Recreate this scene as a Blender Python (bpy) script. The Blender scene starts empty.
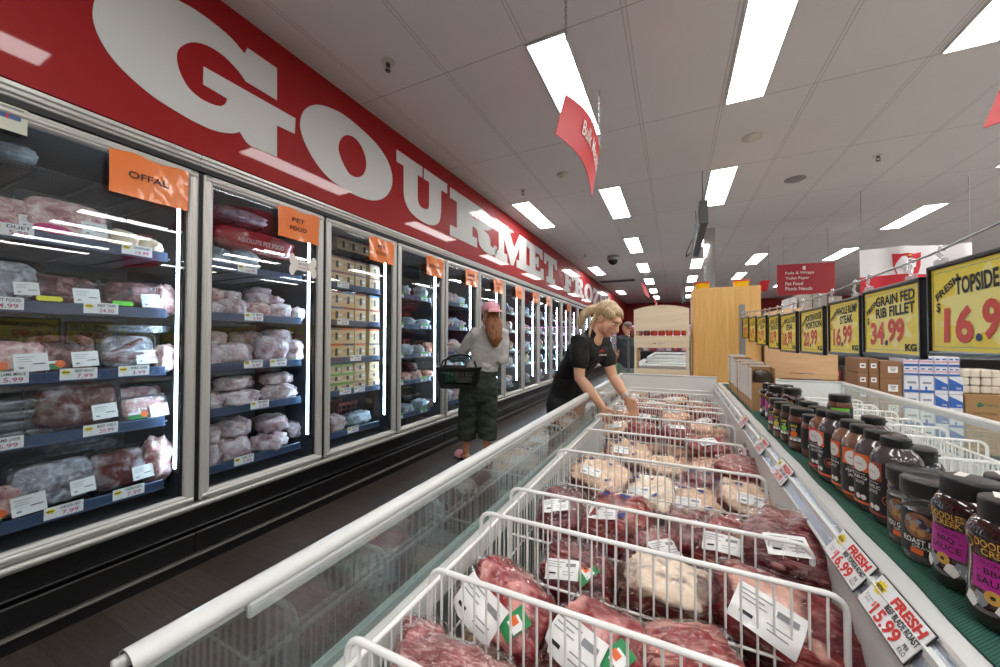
import bpy, bmesh, math, random
from mathutils import Vector, Matrix, Euler, noise
random.seed(7)
LAMP_E, LED_E = 17.0, 22.0
R = math.radians
scene = bpy.context.scene
col = scene.collection
# ------------------------------------------------------------------ camera model (also used to read points off the photograph)
FPX, YAW, PITCH, ROLL, CAMH = 367.0, R(25.43), R(.95), R(.09), 1.2
_F = Vector((-math.sin(YAW)*math.cos(PITCH), math.cos(YAW)*math.cos(PITCH), math.sin(PITCH)))
_R0 = Vector((math.cos(YAW), math.sin(YAW), 0)); _U0 = _R0.cross(_F)
_R = _R0*math.cos(ROLL)+_U0*math.sin(ROLL); _U = _U0*math.cos(ROLL)-_R0*math.sin(ROLL)
CAMP = Vector((0, 0, CAMH))
def ray(u, v): return _F+_R*((u-500)/FPX)+_U*((333.5-v)/FPX)
def onX(u, v, X): r = ray(u, v); return CAMP+r*(X/r.x)
def onY(u, v, Y): r = ray(u, v); return CAMP+r*(Y/r.y)
def onZ(u, v, Z): r = ray(u, v); return CAMP+r*((Z-CAMH)/r.z)
cam = bpy.data.objects.new('camera', bpy.data.cameras.new('camera')); col.objects.link(cam)
cam.matrix_world = Matrix(((_R.x, _U.x, -_F.x, 0), (_R.y, _U.y, -_F.y, 0), (_R.z, _U.z, -_F.z, CAMH), (0, 0, 0, 1)))
cam.data.sensor_width = 36; cam.data.lens = 36*FPX/1000; cam.data.clip_start = .02
scene.camera = cam
vs = scene.view_settings
vs.view_transform = 'Standard'; vs.look = 'None'; vs.gamma = 1; vs.use_curve_mapping = False; vs.exposure = 0.05
# ------------------------------------------------------------------ materials
def s2l(c): return tuple((x/12.92 if x <= .04045 else ((x+.055)/1.055)**2.4) for x in c)
def hexc(h): return s2l(tuple(int(h[i:i+2], 16)/255 for i in (0, 2, 4)))
class NT:
    def __init__(s, name):
        s.m = bpy.data.materials.new(name); s.m.use_nodes = True; s.t = s.m.node_tree; s.t.nodes.clear()
        s.out = s.n('ShaderNodeOutputMaterial')
    def n(s, typ, ins=None, **kw):
        nd = s.t.nodes.new(typ)
        for k, v in kw.items(): setattr(nd, k, v)
        for k, v in (ins or {}).items():
            sock = nd.inputs[k]
            if isinstance(v, bpy.types.NodeSocket): s.t.links.new(v, sock)
            else:
                if hasattr(sock, 'default_value'):
                    if sock.type == 'RGBA' and len(v) == 3: v = (*v, 1)
                    sock.default_value = v
        return nd
    def math(s, op, a, b=0.0, c=0.0):
        return s.n('ShaderNodeMath', {0: a, 1: b, 2: c}, operation=op).outputs[0]
    def ramp(s, fac, stops, interp='LINEAR'):
        r = s.n('ShaderNodeValToRGB', {0: fac}); e = r.color_ramp.elements; r.color_ramp.interpolation = interp
        while len(e) < len(stops): e.new(.5)
        for el, (p, c) in zip(e, stops): el.position = p; el.color = (*c, 1)
        return r.outputs[0]
    def mix(s, fac, a, b, blend='MIX'):
        m = s.n('ShaderNodeMix', data_type='RGBA', blend_type=blend)
        for i, v in ((0, fac), (6, a), (7, b)):
            if isinstance(v, bpy.types.NodeSocket): s.t.links.new(v, m.inputs[i])
            else: m.inputs[i].default_value = (*v, 1) if isinstance(v, tuple) and len(v) == 3 else v
        return m.outputs[2]
    def obj(s): return s.n('ShaderNodeTexCoord').outputs['Object']
    def rnd(s): return s.n('ShaderNodeObjectInfo').outputs['Random']
    def noise(s, vec, scale, detail=4, rough=.55, dist=0.0):
        return s.n('ShaderNodeTexNoise', {'Vector': vec, 'Scale': scale, 'Detail': detail, 'Roughness': rough, 'Distortion': dist}).outputs['Fac']
    def shifted(s):
        r = s.rnd(); off = s.n('ShaderNodeCombineXYZ', {0: s.math('MULTIPLY', r, 37.), 1: s.math('MULTIPLY', r, 91.), 2: s.math('MULTIPLY', r, 53.)}).outputs[0]
        return s.n('ShaderNodeVectorMath', {0: s.obj(), 1: off}, operation='ADD').outputs[0]
    def bump(s, h, strength=.3, dist=.01): return s.n('ShaderNodeBump', {'Height': h, 'Strength': strength, 'Distance': dist}).outputs[0]
    def bsdf(s, **kw):
        ins = {k.replace('_', ' '): v for k, v in kw.items()}
        b = s.n('ShaderNodeBsdfPrincipled', ins); s.t.links.new(b.outputs[0], s.out.inputs[0]); return b
    def surf(s, sh): s.t.links.new(sh, s.out.inputs[0]); return s.m
_mc = {}
def mat(name, c, rough=.5, metal=0., coat=0., spec=.5, coatr=.08, emit=0., var=0., vscale=12, bump=0., bscale=60):
    """plain coloured surface with a faint procedural variation"""
    if name in _mc: return _mc[name]
    c = hexc(c) if isinstance(c, str) else c
    t = NT(name); kw = dict(Roughness=rough, Metallic=metal)
    base = c
    if var:
        n = t.noise(t.shifted(), vscale)
        base = t.mix(n, tuple(max(0, x*(1-var)) for x in c), tuple(min(1, x*(1+var)) for x in c))
    kw['Base_Color'] = base
    if bump: kw['Normal'] = t.bump(t.noise(t.obj(), bscale), bump, .004)
    b = t.bsdf(**kw)
    b.inputs['Coat Weight'].default_value = coat; b.inputs['Coat Roughness'].default_value = coatr
    b.inputs['Specular IOR Level'].default_value = spec
    if emit:
        b.inputs['Emission Color'].default_value = (*c, 1); b.inputs['Emission Strength'].default_value = emit
    _mc[name] = t.m; return t.m
def glass_mat(name, tint=(1, 1, 1), gloss=1.0, rough=0.0, ior=1.5, haze=0.0, bump=0., bscale=40, hazecol=(.8, .85, .9)):
    t = NT(name)
    nrm = {'Normal': t.bump(t.noise(t.shifted(), bscale, 3, .6, .6), bump, .02)} if bump else {}
    bk = t.n('ShaderNodeNewGeometry').outputs['Backfacing']
    fr = t.n('ShaderNodeFresnel', {'IOR': t.math('ADD', t.math('MULTIPLY', bk, 1/ior-ior), ior), **nrm}).outputs[0]
    fac = t.math('MINIMUM', t.math('MULTIPLY', fr, gloss), 1.0)
    tr = t.n('ShaderNodeBsdfTransparent', {'Color': tint}).outputs[0]
    gl = t.n('ShaderNodeBsdfGlossy', {'Color': (1, 1, 1), 'Roughness': rough, **nrm}).outputs[0]
    if haze:
        df = t.n('ShaderNodeBsdfDiffuse', {'Color': hazecol}).outputs[0]
        tr = t.n('ShaderNodeMixShader', {0: haze, 1: tr, 2: df}).outputs[0]
    return t.surf(t.n('ShaderNodeMixShader', {0: fac, 1: tr, 2: gl}).outputs[0])
# ------------------------------------------------------------------ mesh builder
class MB:
    def __init__(s): s.v = []; s.f = []; s.mi = []; s.sm = []; s.mats = []
    def add(s, vs_, fs, m, M=None, smooth=False):
        if m not in s.mats: s.mats.append(m)
        k = s.mats.index(m); b = len(s.v)
        s.v += [tuple(M @ Vector(p)) for p in vs_] if M else [tuple(p) for p in vs_]
        for f in fs: s.f.append([i+b for i in f]); s.mi.append(k); s.sm.append(smooth)
        return s
    def box(s, c, size, m, M=None, bev=0.0):
        hx, hy, hz = (x/2 for x in size); cx, cy, cz = c
        if not bev:
            v = [(cx+a*hx, cy+b*hy, cz+d*hz) for a in (-1, 1) for b in (-1, 1) for d in (-1, 1)]
            return s.add(v, [(0, 1, 3, 2), (4, 6, 7, 5), (0, 4, 5, 1), (2, 3, 7, 6), (0, 2, 6, 4), (1, 5, 7, 3)], m, M)
        e = min(bev, hx, hy, hz); v = []; idx = {}
        for a in (-1, 1):
            for b in (-1, 1):
                for d in (-1, 1):
                    for ax in range(3):
                        p = [a*(hx-e), b*(hy-e), d*(hz-e)]; p[ax] = (a*hx, b*hy, d*hz)[ax]
                        idx[a, b, d, ax] = len(v); v.append((cx+p[0], cy+p[1], cz+p[2]))
        F = []
        for ax in range(3):
            o = [i for i in range(3) if i != ax]
            for sg in (-1, 1):
                q = []
                for s1, s2 in ((-1, -1), (1, -1), (1, 1), (-1, 1)):
                    k = [0, 0, 0]; k[ax] = sg; k[o[0]] = s1; k[o[1]] = s2; q.append(idx[k[0], k[1], k[2], ax])
                F.append(q)
                for t in (-1, 1):
                    if True:
                        pass
        for ax in range(3):
            o = [i for i in range(3) if i != ax]
            for s1 in (-1, 1):
                for s2 in (-1, 1):
                    q = []
                    for sg, fx in ((-1, o[0]), (1, o[0]), (1, o[1]), (-1, o[1])):
                        k = [0, 0, 0]; k[ax] = sg; k[o[0]] = s1; k[o[1]] = s2; q.append(idx[k[0], k[1], k[2], fx])
                    F.append(q)
        for a in (-1, 1):
            for b in (-1, 1):
                for d in (-1, 1): F.append([idx[a, b, d, i] for i in range(3)])
        return s.add(v, F, m, M)
    def tube(s, pts, r, m, n=6, M=None, closed=False, smooth=True):
        pts = [Vector(p) for p in pts]; N = len(pts); rings = []; up = None
        for i, p in enumerate(pts):
            a = pts[i-1] if (i or closed) else p; b = pts[(i+1) % N] if (i < N-1 or closed) else p
            d = (b-a).normalized()
            if up is None: up = Vector((0, 0, 1)) if abs(d.z) < .9 else Vector((1, 0, 0))
            x = d.cross(up).normalized(); y = x.cross(d).normalized(); up = y
            rr = r[i] if isinstance(r, (list, tuple)) else r
            k = 1.0
            if 0 < i < N-1:
                c = (pts[i]-pts[i-1]).normalized().dot(d); k = 1/max(c, .5)
            rings.append([p+(x*math.cos(t)+y*math.sin(t))*rr*k for t in (2*math.pi*j/n for j in range(n))])
        v = [q for rg in rings for q in rg]; F = []
        for i in range(N-1 if not closed else N):
            a, b = i*n, ((i+1) % N)*n
            for j in range(n): F.append((a+j, a+(j+1) % n, b+(j+1) % n, b+j))
        s.add(v, F, m, M, smooth)
        if not closed: s.add(rings[0], [list(range(n))[::-1]], m, M); s.add(rings[-1], [list(range(n))], m, M)
        return s
    def lathe(s, prof, m, n=20, M=None, sx=1., sy=1., smooth=True, arc=None):
        v = []; F = []; a0, a1 = arc or (0, 2*math.pi); nn = n if not arc else n+1
        for r_, z in prof:
            for j in range(nn):
                t = a0+(a1-a0)*j/n; v.append((r_*math.cos(t)*sx, r_*math.sin(t)*sy, z))
        for i in range(len(prof)-1):
            for j in range(n):
                k = (j+1) % nn if not arc else j+1
                F.append((i*nn+j, i*nn+k, (i+1)*nn+k, (i+1)*nn+j))
        s.add(v, F, m, M, smooth)
        if not arc:
            if prof[0][0] > 1e-5: s.add(v[:n], [list(range(n))[::-1]], m, M)
            if prof[-1][0] > 1e-5: s.add(v[-n:], [list(range(n))], m, M)
        return s
    def poly(s, pts, m, M=None, holes=(), depth=0.0):
        """flat polygon (with holes) in the XY plane, optionally extruded by depth along +Z"""
        bm = bmesh.new(); es = []
        for loop in (pts, *holes):
            vv = [bm.verts.new((p[0], p[1], 0)) for p in loop]
            es += [bm.edges.new((vv[i], vv[(i+1) % len(vv)])) for i in range(len(vv))]
        bmesh.ops.triangle_fill(bm, edges=es, use_beauty=True, use_dissolve=False, normal=(0, 0, 1))
        if depth:
            g = bmesh.ops.extrude_face_region(bm, geom=bm.faces[:])
            for q in g['geom']:
                if isinstance(q, bmesh.types.BMVert): q.co.z += depth
        bm.verts.index_update()
        s.add([q.co[:] for q in bm.verts], [[q.index for q in f.verts] for f in bm.faces], m, M); bm.free()
        return s
    def quad(s, w, h, m, M=None): return s.add([(-w/2, -h/2, 0), (w/2, -h/2, 0), (w/2, h/2, 0), (-w/2, h/2, 0)], [(0, 1, 2, 3)], m, M)
    def text(s, txt, w, h, m, M=None, bold=.0, keep=False, shear=0.):
        """lettering fitted into a w x h box centred on the origin of the XY plane"""
        v, f = text_mesh(txt, bold, shear)
        x0, x1 = min(p[0] for p in v), max(p[0] for p in v); y0, y1 = min(p[1] for p in v), max(p[1] for p in v)
        kx, ky = w/(x1-x0), h/(y1-y0)
        if keep: kx = ky = min(kx, ky)
        return s.add([((p[0]-(x0+x1)/2)*kx, (p[1]-(y0+y1)/2)*ky, 0) for p in v], f, m, M)
    def mesh(s, name):
        me = bpy.data.meshes.new(name); me.from_pydata(s.v, [], s.f)
        for m in s.mats: me.materials.append(m)
        me.polygons.foreach_set('material_index', s.mi); me.polygons.foreach_set('use_smooth', s.sm); me.update(); return me
    def build(s, name, parent=None, loc=None, rot=None): return put(name, s.mesh(name), parent, loc, rot)
_tc = {}
def text_mesh(txt, bold=.0, shear=0.):
    k = (txt, bold, shear)
    if k not in _tc:
        cu = bpy.data.curves.new('t', 'FONT'); cu.body = txt; cu.align_x = 'CENTER'; cu.offset = bold; cu.shear = shear; cu.resolution_u = 3; cu.space_line = .85
        o = bpy.data.objects.new('t', cu); col.objects.link(o)
        dg = bpy.context.evaluated_depsgraph_get(); me = bpy.data.meshes.new_from_object(o.evaluated_get(dg))
        _tc[k] = ([v.co[:] for v in me.vertices], [list(p.vertices) for p in me.polygons])
        bpy.data.objects.remove(o); bpy.data.curves.remove(cu); bpy.data.meshes.remove(me)
    return _tc[k]
def put(name, me, parent=None, loc=None, rot=None):
    o = bpy.data.objects.new(name, me); col.objects.link(o)
    if parent: o.parent = parent
    if loc is not None: o.location = loc
    if rot is not None: o.rotation_euler = rot
    return o
def tag(o, label=None, cat=None, group=None, kind=None):
    for k, v in (('label', label), ('category', cat), ('group', group), ('kind', kind)):
        if v: o[k] = v
    return o
def thing(name, label, cat, loc=(0, 0, 0), rot=(0, 0, 0), group=None, scale=None):
    o = bpy.data.objects.new(name, None); col.objects.link(o); o.location = loc; o.rotation_euler = rot; o.empty_display_size = .05
    if scale: o.scale = scale
    return tag(o, label, cat, group)
def dup(root, loc=None, rot=None, label=None, group=None, scale=None):
    """a copy of a thing with copies of its parts and sub-parts"""
    c = root.copy(); col.objects.link(c)
    if loc is not None: c.location = loc
    if rot is not None: c.rotation_euler = rot
    if scale is not None: c.scale = scale
    if label: c['label'] = label
    if group: c['group'] = group
    for ch in list(root.children):
        d = ch.copy(); col.objects.link(d); d.parent = c
        for g in list(ch.children):
            e = g.copy(); col.objects.link(e); e.parent = d
    return c
def struct(o): o['kind'] = 'structure'; return o
def T(x=0, y=0, z=0): return Matrix.Translation((x, y, z))
def RX(a): return Matrix.Rotation(a, 4, 'X')
def RY(a): return Matrix.Rotation(a, 4, 'Y')
def RZ(a): return Matrix.Rotation(a, 4, 'Z')
def S(x, y, z): return Matrix.Diagonal((x, y, z, 1))
ORD = ['first', 'second', 'third', 'fourth', 'fifth', 'sixth', 'seventh', 'eighth', 'ninth', 'tenth', 'eleventh', 'twelfth', 'thirteenth', 'fourteenth', 'fifteenth', 'sixteenth']
# faces +X with text reading along +Y (a surface seen from +X, left to right = +Y)
FACE_PX = Matrix(((0, 0, 1, 0), (1, 0, 0, 0), (0, 1, 0, 0), (0, 0, 0, 1)))
# faces -X, text reads along -Y
FACE_NX = Matrix(((0, 0, -1, 0), (-1, 0, 0, 0), (0, 1, 0, 0), (0, 0, 0, 1)))
# faces -Y, text reads along +X
FACE_NY = Matrix(((1, 0, 0, 0), (0, 0, -1, 0), (0, 1, 0, 0), (0, 0, 0, 1)))
def patch(pts, r, m, M=None): pass
# ------------------------------------------------------------------ shared materials
WHITE = mat('white_enamel', 'd3d5d3', .3, var=.02)
BLACKP = mat('black_plastic', '111112', .35)
ALU = mat('brushed_aluminium', 'c9c8c4', .33, .35, var=.02, vscale=8)
CHROME = mat('chrome', 'd8d8d8', .12, 1.)
PAPER = mat('white_paper', 'efefee', .5, coat=.3)
INK = mat('black_ink', '16161a', .6)
REDINK = mat('red_ink', 'd2342c', .6)
MAGINK = mat('magenta_ink', 'c02a78', .6)
YELINK = mat('yellow_ink', 'f2d616', .6)
GREYINK = mat('grey_ink', '8a8d92', .6)
KRAFT = mat('kraft_card', 'b08a5e', .8, var=.08, vscale=9)
# ------------------------------------------------------------------ the setting
XF = -2.2985; CEIL = 3.11; FT = 2.2
TX, TY = .6075, 1.262
t = NT('dark_plank_vinyl')
o_ = t.obj(); rot = t.n('ShaderNodeMapping', {0: o_, 'Rotation': (0, 0, 0)}).outputs[0]
br = t.n('ShaderNodeTexBrick', {'Vector': rot, 'Color1': (.045, .035, .030), 'Color2': (.072, .058, .050), 'Mortar': (.02, .017, .015), 'Scale': 1, 'Mortar Size': .0025, 'Brick Width': 1.2, 'Row Height': .18}); br.offset = .37
gr = t.noise(t.n('ShaderNodeMapping', {0: o_, 'Scale': (3, 40, 3)}).outputs[0], 2.2, 6, .65, .8)
c_ = t.mix(.7, br.outputs[0], t.ramp(gr, [(.3, (.25, .25, .25)), (.7, (1.35, 1.3, 1.25))]), 'MULTIPLY')
pale = t.n('ShaderNodeTexBrick', {'Vector': rot, 'Color1': (.50, .49, .48), 'Color2': (.56, .55, .54), 'Mortar': (.35, .34, .33), 'Scale': 1, 'Mortar Size': .002, 'Brick Width': .6, 'Row Height': .6}).outputs[0]  # pale tiles past the aisle, added to bounce light up to the ceiling
bounce_zone = t.math('GREATER_THAN', t.n('ShaderNodeSeparateXYZ', {0: o_}).outputs[0], 1.62)
c_ = t.mix(bounce_zone, c_, pale)
t.bsdf(Base_Color=c_, Roughness=.42, Normal=t.bump(gr, .12, .002)); FLOORM = t.m
struct(MB().box((3, 7, -.05), (13, 28, .1), FLOORM).build('floor'))
t = NT('ceiling_tiles')
sx = t.n('ShaderNodeSeparateXYZ', {0: t.obj()})
fx = t.math('FRACT', t.math('MULTIPLY', t.math('ADD', sx.outputs[0], .86+.0+30*TX), 1/TX)); fy = t.math('FRACT', t.math('MULTIPLY', t.math('ADD', sx.outputs[1], -2.18+30*TY), 1/TY))
dx = t.math('MULTIPLY', t.math('SUBTRACT', .5, t.math('ABSOLUTE', t.math('SUBTRACT', fx, .5))), TX)
dy = t.math('MULTIPLY', t.math('SUBTRACT', .5, t.math('ABSOLUTE', t.math('SUBTRACT', fy, .5))), TY)
lx = t.math('MULTIPLY', t.math('LESS_THAN', t.math('ABSOLUTE', t.math('SUBTRACT', dx, .012)), .0035), .7)
ly = t.math('MULTIPLY', t.math('LESS_THAN', dy, .0045), .9)
ln = t.math('MAXIMUM', lx, ly)
pn = t.noise(t.obj(), 1.3, 5); tone = t.mix(pn, (.64, .595, .58), (.73, .69, .675))
idx = t.n('ShaderNodeTexWhiteNoise', {'Vector': t.n('ShaderNodeCombineXYZ', {0: t.math('FLOOR', t.math('MULTIPLY', t.math('ADD', sx.outputs[0], .86+30*TX), 1/TX)), 1: t.math('FLOOR', t.math('MULTIPLY', t.math('ADD', sx.outputs[1], -2.18+30*TY), 1/TY))}).outputs[0]}).outputs[0]
tone = t.mix(t.math('MULTIPLY', idx, .12), tone, (.55, .52, .51))
t.bsdf(Base_Color=t.mix(ln, tone, (.40, .37, .36)), Roughness=.85); CEILM = t.m
struct(MB().box((3, 7, CEIL+.05), (13, 28, .1), CEILM).build('ceiling'))
REDWALL = mat('glossy_red_panel', '9a0a12', .5, coat=.5, spec=.2, coatr=.035)
REDDULL = mat('red_painted_wall', 'a01820', .5, var=.05, vscale=3)
# fascia panel over the freezers (its face is the wall you see), wall behind
mb = MB(); mb.box((XF-.02, 9.0, (FT+CEIL)/2), (.04, 23, CEIL-FT), REDWALL); mb.box((-3.35, 7, CEIL/2), (.1, 28, CEIL), mat('cool_room_wall', '55585c', .7))
struct(mb.build('wall_left'))
struct(MB().box((3, 20.6, CEIL/2), (13, .1, CEIL), REDDULL).build('wall_back'))
struct(MB().box((9.4, 7, CEIL/2), (.1, 28, CEIL), mat('off_white_wall', 'c9c5be', .7)).build('wall_right'))
struct(MB().box((3, -6.6, CEIL/2), (13, .1, CEIL), mat('off_white_wall', 'c9c5be', .7)).build('wall_front'))
# ---- lettering on the fascia: outlines in metres, y along the wall, z up
LET = mat('white_vinyl_letter', 'd2d3d2', .5, coat=.5, spec=.2, coatr=.035)
def px2yz(pts, ox, oy, k): return [tuple(onX(ox+u/k, oy+v/k, XF).yz) for u, v in pts]
def smooth_loop(pts, n=4):
    """Catmull-Rom through points; a point given as (y, z, 1) is a sharp corner"""
    out = []; N = len(pts)
    for i in range(N):
        p1, p2 = pts[i], pts[(i+1) % N]; p0, p3 = pts[i-1], pts[(i+2) % N]
        if len(p1) > 2: p0 = p1
        if len(p2) > 2: p3 = p2
        out.append(p1[:2])
        if len(p1) > 2 and len(p2) > 2: continue
        for j in range(1, n):
            t_ = j/n
            out.append(tuple(.5*((2*p1[k])+(-p0[k]+p2[k])*t_+(2*p0[k]-5*p1[k]+4*p2[k]-p3[k])*t_**2+(-p0[k]+3*p1[k]-3*p2[k]+p3[k])*t_**3) for k in (0, 1)))
    return out
word = thing('wall_lettering', 'giant white slab-serif words GOURMET FROZEN on the red fascia', 'lettering', (XF+.001, 0, 0))
def letter(pts, holes=()):
    MB().poly(pts, LET, FACE_PX, holes, .003).build('letter', word)
Gp = [(697, 200, 1), (820, 285, 1), (820, 418, 1), (690, 340, 1), (660, 297), (600, 235), (530, 190), (465, 177), (415, 200), (402, 240), (415, 300), (450, 365), (500, 410), (550, 435), (585, 443), (605, 432), (613, 412, 1), (512, 352, 1), (514, 278, 1), (897, 494, 1), (894, 558, 1), (820, 523, 1), (820, 655, 1), (715, 612, 1), (690, 590), (665, 550, 1), (630, 557), (560, 545), (480, 510), (400, 465), (300, 400), (200, 315), (130, 240), (80, 160), (55, 90), (52, 40), (62, -5), (85, -48), (125, -80), (190, -92), (270, -72), (350, -32), (405, 0), (480, 42), (560, 100), (630, 160), (685, 225, 1)]
gy = px2yz([p[:2] for p in Gp], 80, 0, 4.17); letter(smooth_loop([(*q, *p[2:]) for q, p in zip(gy, Gp)], 3))
def ell(cy, cz, a, b, n=40, pw=1.0): return [(cy+a*math.copysign(abs(math.cos(2*math.pi*i/n))**pw, math.cos(2*math.pi*i/n)), cz+b*math.copysign(abs(math.sin(2*math.pi*i/n))**pw, math.sin(2*math.pi*i/n))) for i in range(n)]
Oo = [(78, 130), (85, 95), (105, 70), (140, 58), (190, 68), (250, 98), (320, 155), (380, 215), (420, 275), (438, 330), (438, 375), (420, 412), (390, 431), (350, 432), (300, 415), (250, 388), (190, 345), (140, 285), (100, 215), (82, 165)]
Oi = [(228, 225), (236, 195), (258, 177), (290, 186), (318, 220), (335, 265), (337, 305), (325, 333), (300, 343), (270, 328), (245, 285), (232, 250)]
letter(smooth_loop(px2yz(Oo, 280, 90, 3.924), 3), [smooth_loop(px2yz(Oi, 280, 90, 3.924), 3)])
def glyph(y0, y1, z0, z1, loops, holes=()):
    f = lambda L: [(y0+(y1-y0)*p[0], z0+(z1-z0)*p[1], *p[2:]) for p in L]
    letter(smooth_loop(f(loops), 4), [smooth_loop(f(h), 4) for h in holes])
c = 1
GL = {
 'U': ([(0, 1, c), (.46, 1, c), (.46, .80, c), (.37, .80, c), (.37, .40, c), (.39, .29), (.46, .24), (.57, .27), (.60, .36, c), (.60, .80, c), (.49, .80, c), (.49, 1, c), (1, 1, c), (1, .80, c), (.86, .80, c), (.86, .36, c), (.82, .14), (.70, .02), (.50, -.02), (.27, .04), (.15, .18), (.12, .36, c), (.12, .80, c), (0, .80, c)], ()),
 'R': ([(0, 1, c), (.58, 1, c), (.78, .96), (.87, .84), (.87, .70), (.79, .57), (.66, .51, c), (.77, .46), (.82, .36), (.83, .22, c), (.90, .19), (.93, .27, c), (1, .27, c), (.99, .10), (.90, 0), (.74, -.01), (.60, .06), (.55, .20), (.54, .34, c), (.50, .43), (.42, .45, c), (.42, .22, c), (.52, .22, c), (.52, 0, c), (0, 0, c), (0, .22, c), (.12, .22, c), (.12, .78, c), (0, .78, c)], [[(.42, .64, c), (.42, .80, c), (.52, .80), (.57, .74), (.56, .67), (.50, .64)]]),
 'M': ([(0, 1, c), (.34, 1, c), (.52, .52, c), (.69, 1, c), (1, 1, c), (1, .78, c), (.92, .78, c), (.92, .22, c), (1, .22, c), (1, 0, c), (.60, 0, c), (.60, .22, c), (.68, .22, c), (.68, .60, c), (.50, .0, c), (.42, 0, c), (.23, .60, c), (.23, .22, c), (.32, .22, c), (.32, 0, c), (0, 0, c), (0, .22, c), (.09, .22, c), (.09, .78, c), (0, .78, c)], ()),
 'E': ([(0, 1, c), (.93, 1, c), (.93, .66, c), (.80, .66, c), (.74, .78, c), (.47, .78, c), (.47, .61, c), (.55, .61, c), (.55, .68, c), (.68, .68, c), (.68, .34, c), (.55, .34, c), (.55, .42, c), (.47, .42, c), (.47, .22, c), (.76, .22, c), (.84, .37, c), (1, .37, c), (1, 0, c), (0, 0, c), (0, .22, c), (.13, .22, c), (.13, .78, c), (0, .78, c)], ()),
 'T': ([(0, 1, c), (1, 1, c), (1, .62, c), (.86, .62, c), (.78, .78, c), (.67, .78, c), (.67, .22, c), (.82, .22, c), (.82, 0, c), (.18, 0, c), (.18, .22, c), (.33, .22, c), (.33, .78, c), (.22, .78, c), (.14, .62, c), (0, .62, c)], ()),
 'F': ([(0, 1, c), (1, 1, c), (1, .64, c), (.85, .64, c), (.78, .78, c), (.48, .78, c), (.48, .60, c), (.58, .60, c), (.58, .68, c), (.72, .68, c), (.72, .32, c), (.58, .32, c), (.58, .40, c), (.48, .40, c), (.48, .22, c), (.62, .22, c), (.62, 0, c), (0, 0, c), (0, .22, c), (.13, .22, c), (.13, .78, c), (0, .78, c)], ()),
 'Z': ([(.04, 1, c), (.98, 1, c), (.98, .80, c), (.46, .20, c), (.74, .20, c), (.84, .36, c), (1, .36, c), (1, 0, c), (0, 0, c), (0, .20, c), (.52, .80, c), (.30, .80, c), (.20, .66, c), (.04, .66, c)], ()),
 'N': ([(0, 1, c), (.36, 1, c), (.70, .46, c), (.70, .78, c), (.60, .78, c), (.60, 1, c), (1, 1, c), (1, .78, c), (.90, .78, c), (.90, 0, c), (.68, 0, c), (.27, .60, c), (.27, .22, c), (.38, .22, c), (.38, 0, c), (0, 0, c), (0, .22, c), (.10, .22, c), (.10, .78, c), (0, .78, c)], ()),
}
for ch, y0, y1, z0, z1 in (('U', 2.61, 3.44, 2.40, 2.945), ('R', 3.50, 4.72, 2.385, 2.935), ('M', 4.66, 5.98, 2.37, 2.93), ('E', 5.93, 6.80, 2.36, 2.925), ('T', 6.83, 7.70, 2.35, 2.91),
                           ('F', 8.25, 9.15, 2.33, 2.85), ('R', 9.20, 10.35, 2.33, 2.84), ('Z', 11.65, 12.6, 2.33, 2.84), ('E', 12.75, 13.6, 2.33, 2.84), ('N', 13.7, 14.9, 2.33, 2.84)):
    glyph(y0, y1, z0, z1, *GL[ch])
letter(ell(10.98, 2.585, .58, .27), [ell(10.98, 2.585, .24, .16)])
# ------------------------------------------------------------------ ceiling lights and fittings
LAMP = NT('lit_panel'); LAMPM = LAMP.surf(LAMP.n('ShaderNodeEmission', {'Color': (1, .985, .96), 'Strength': LAMP_E}).outputs[0])
lw, ll = .268, 1.255
fr_m = MB()
for sx_ in (-1, 1): fr_m.box((sx_*(lw/2-.006), 0, -.006), (.012, ll, .012), WHITE); fr_m.box((0, sx_*(ll/2-.006), -.006), (lw, .012, .012), WHITE)
fr_me = fr_m.mesh('frame'); df_me = MB().box((0, 0, -.005), (lw-.024, ll-.024, .006), LAMPM).mesh('diffuser')
cols = {-1.93: (-2.86, 4.70, 9.70, 14.8), -.73: (-5.4, -2.86, -.35, 2.18, 4.70, 7.22, 9.75, 12.27, 14.8, 17.3), .51: (-5.4, -2.86, -.35, 2.18, 4.70, 7.22, 9.75, 12.27, 14.8, 17.3), 1.74: (-4.1, -1.6, 2.18, 9.75, 12.27, 17.3), 3.32: (-4.1, -1.6, 2.18, 4.70, 7.22, 9.95, 14.8), 4.4: (-.35, 2.18, 4.7), 6.2: (2.18, 4.7, 7.22), 5.2: (-2.8, -.35, 2.18, 4.7, 7.22), 7.2: (-2.8, -.35, 2.18, 4.7, 7.22, 9.75)}  # columns beyond the cartons: unseen panels added to brighten the right-hand ceiling
def lamp_label(cx, y):
    row = {-1.93: 'in the row nearest the freezers', -.73: 'in the row above the aisle edge', .51: 'in the row above the middle ledge', 1.74: 'in the row right of the black display box', 3.32: 'in the row above the stacked cartons'}.get(cx, 'added unseen over the right side of the store')
    ys = [q for q in cols[cx] if q > 2]
    if cx == 3.32: ys = [q for q in ys if q > 4]
    if y not in ys or cx > 4: return 'unseen lit ceiling panel outside the picture', 'ceiling panels outside the picture'
    k = ys.index(y)
    return f'lit ceiling panel, {ORD[k]} from the viewer {row}', 'lit ceiling panels'
for cx, ys in cols.items():
    for y in ys:
        lb, g = lamp_label(cx, y)
        L_ = thing('ceiling_light', lb, 'light', (cx, y+ll/2+.005, CEIL), group=g)
        put('frame', fr_me, L_); put('diffuser', df_me, L_)
GREYM = mat('sprinkler_metal', '5c5650', .4, .6); CREAM = mat('cream_plastic', 'cfc8bc', .5)
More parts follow.
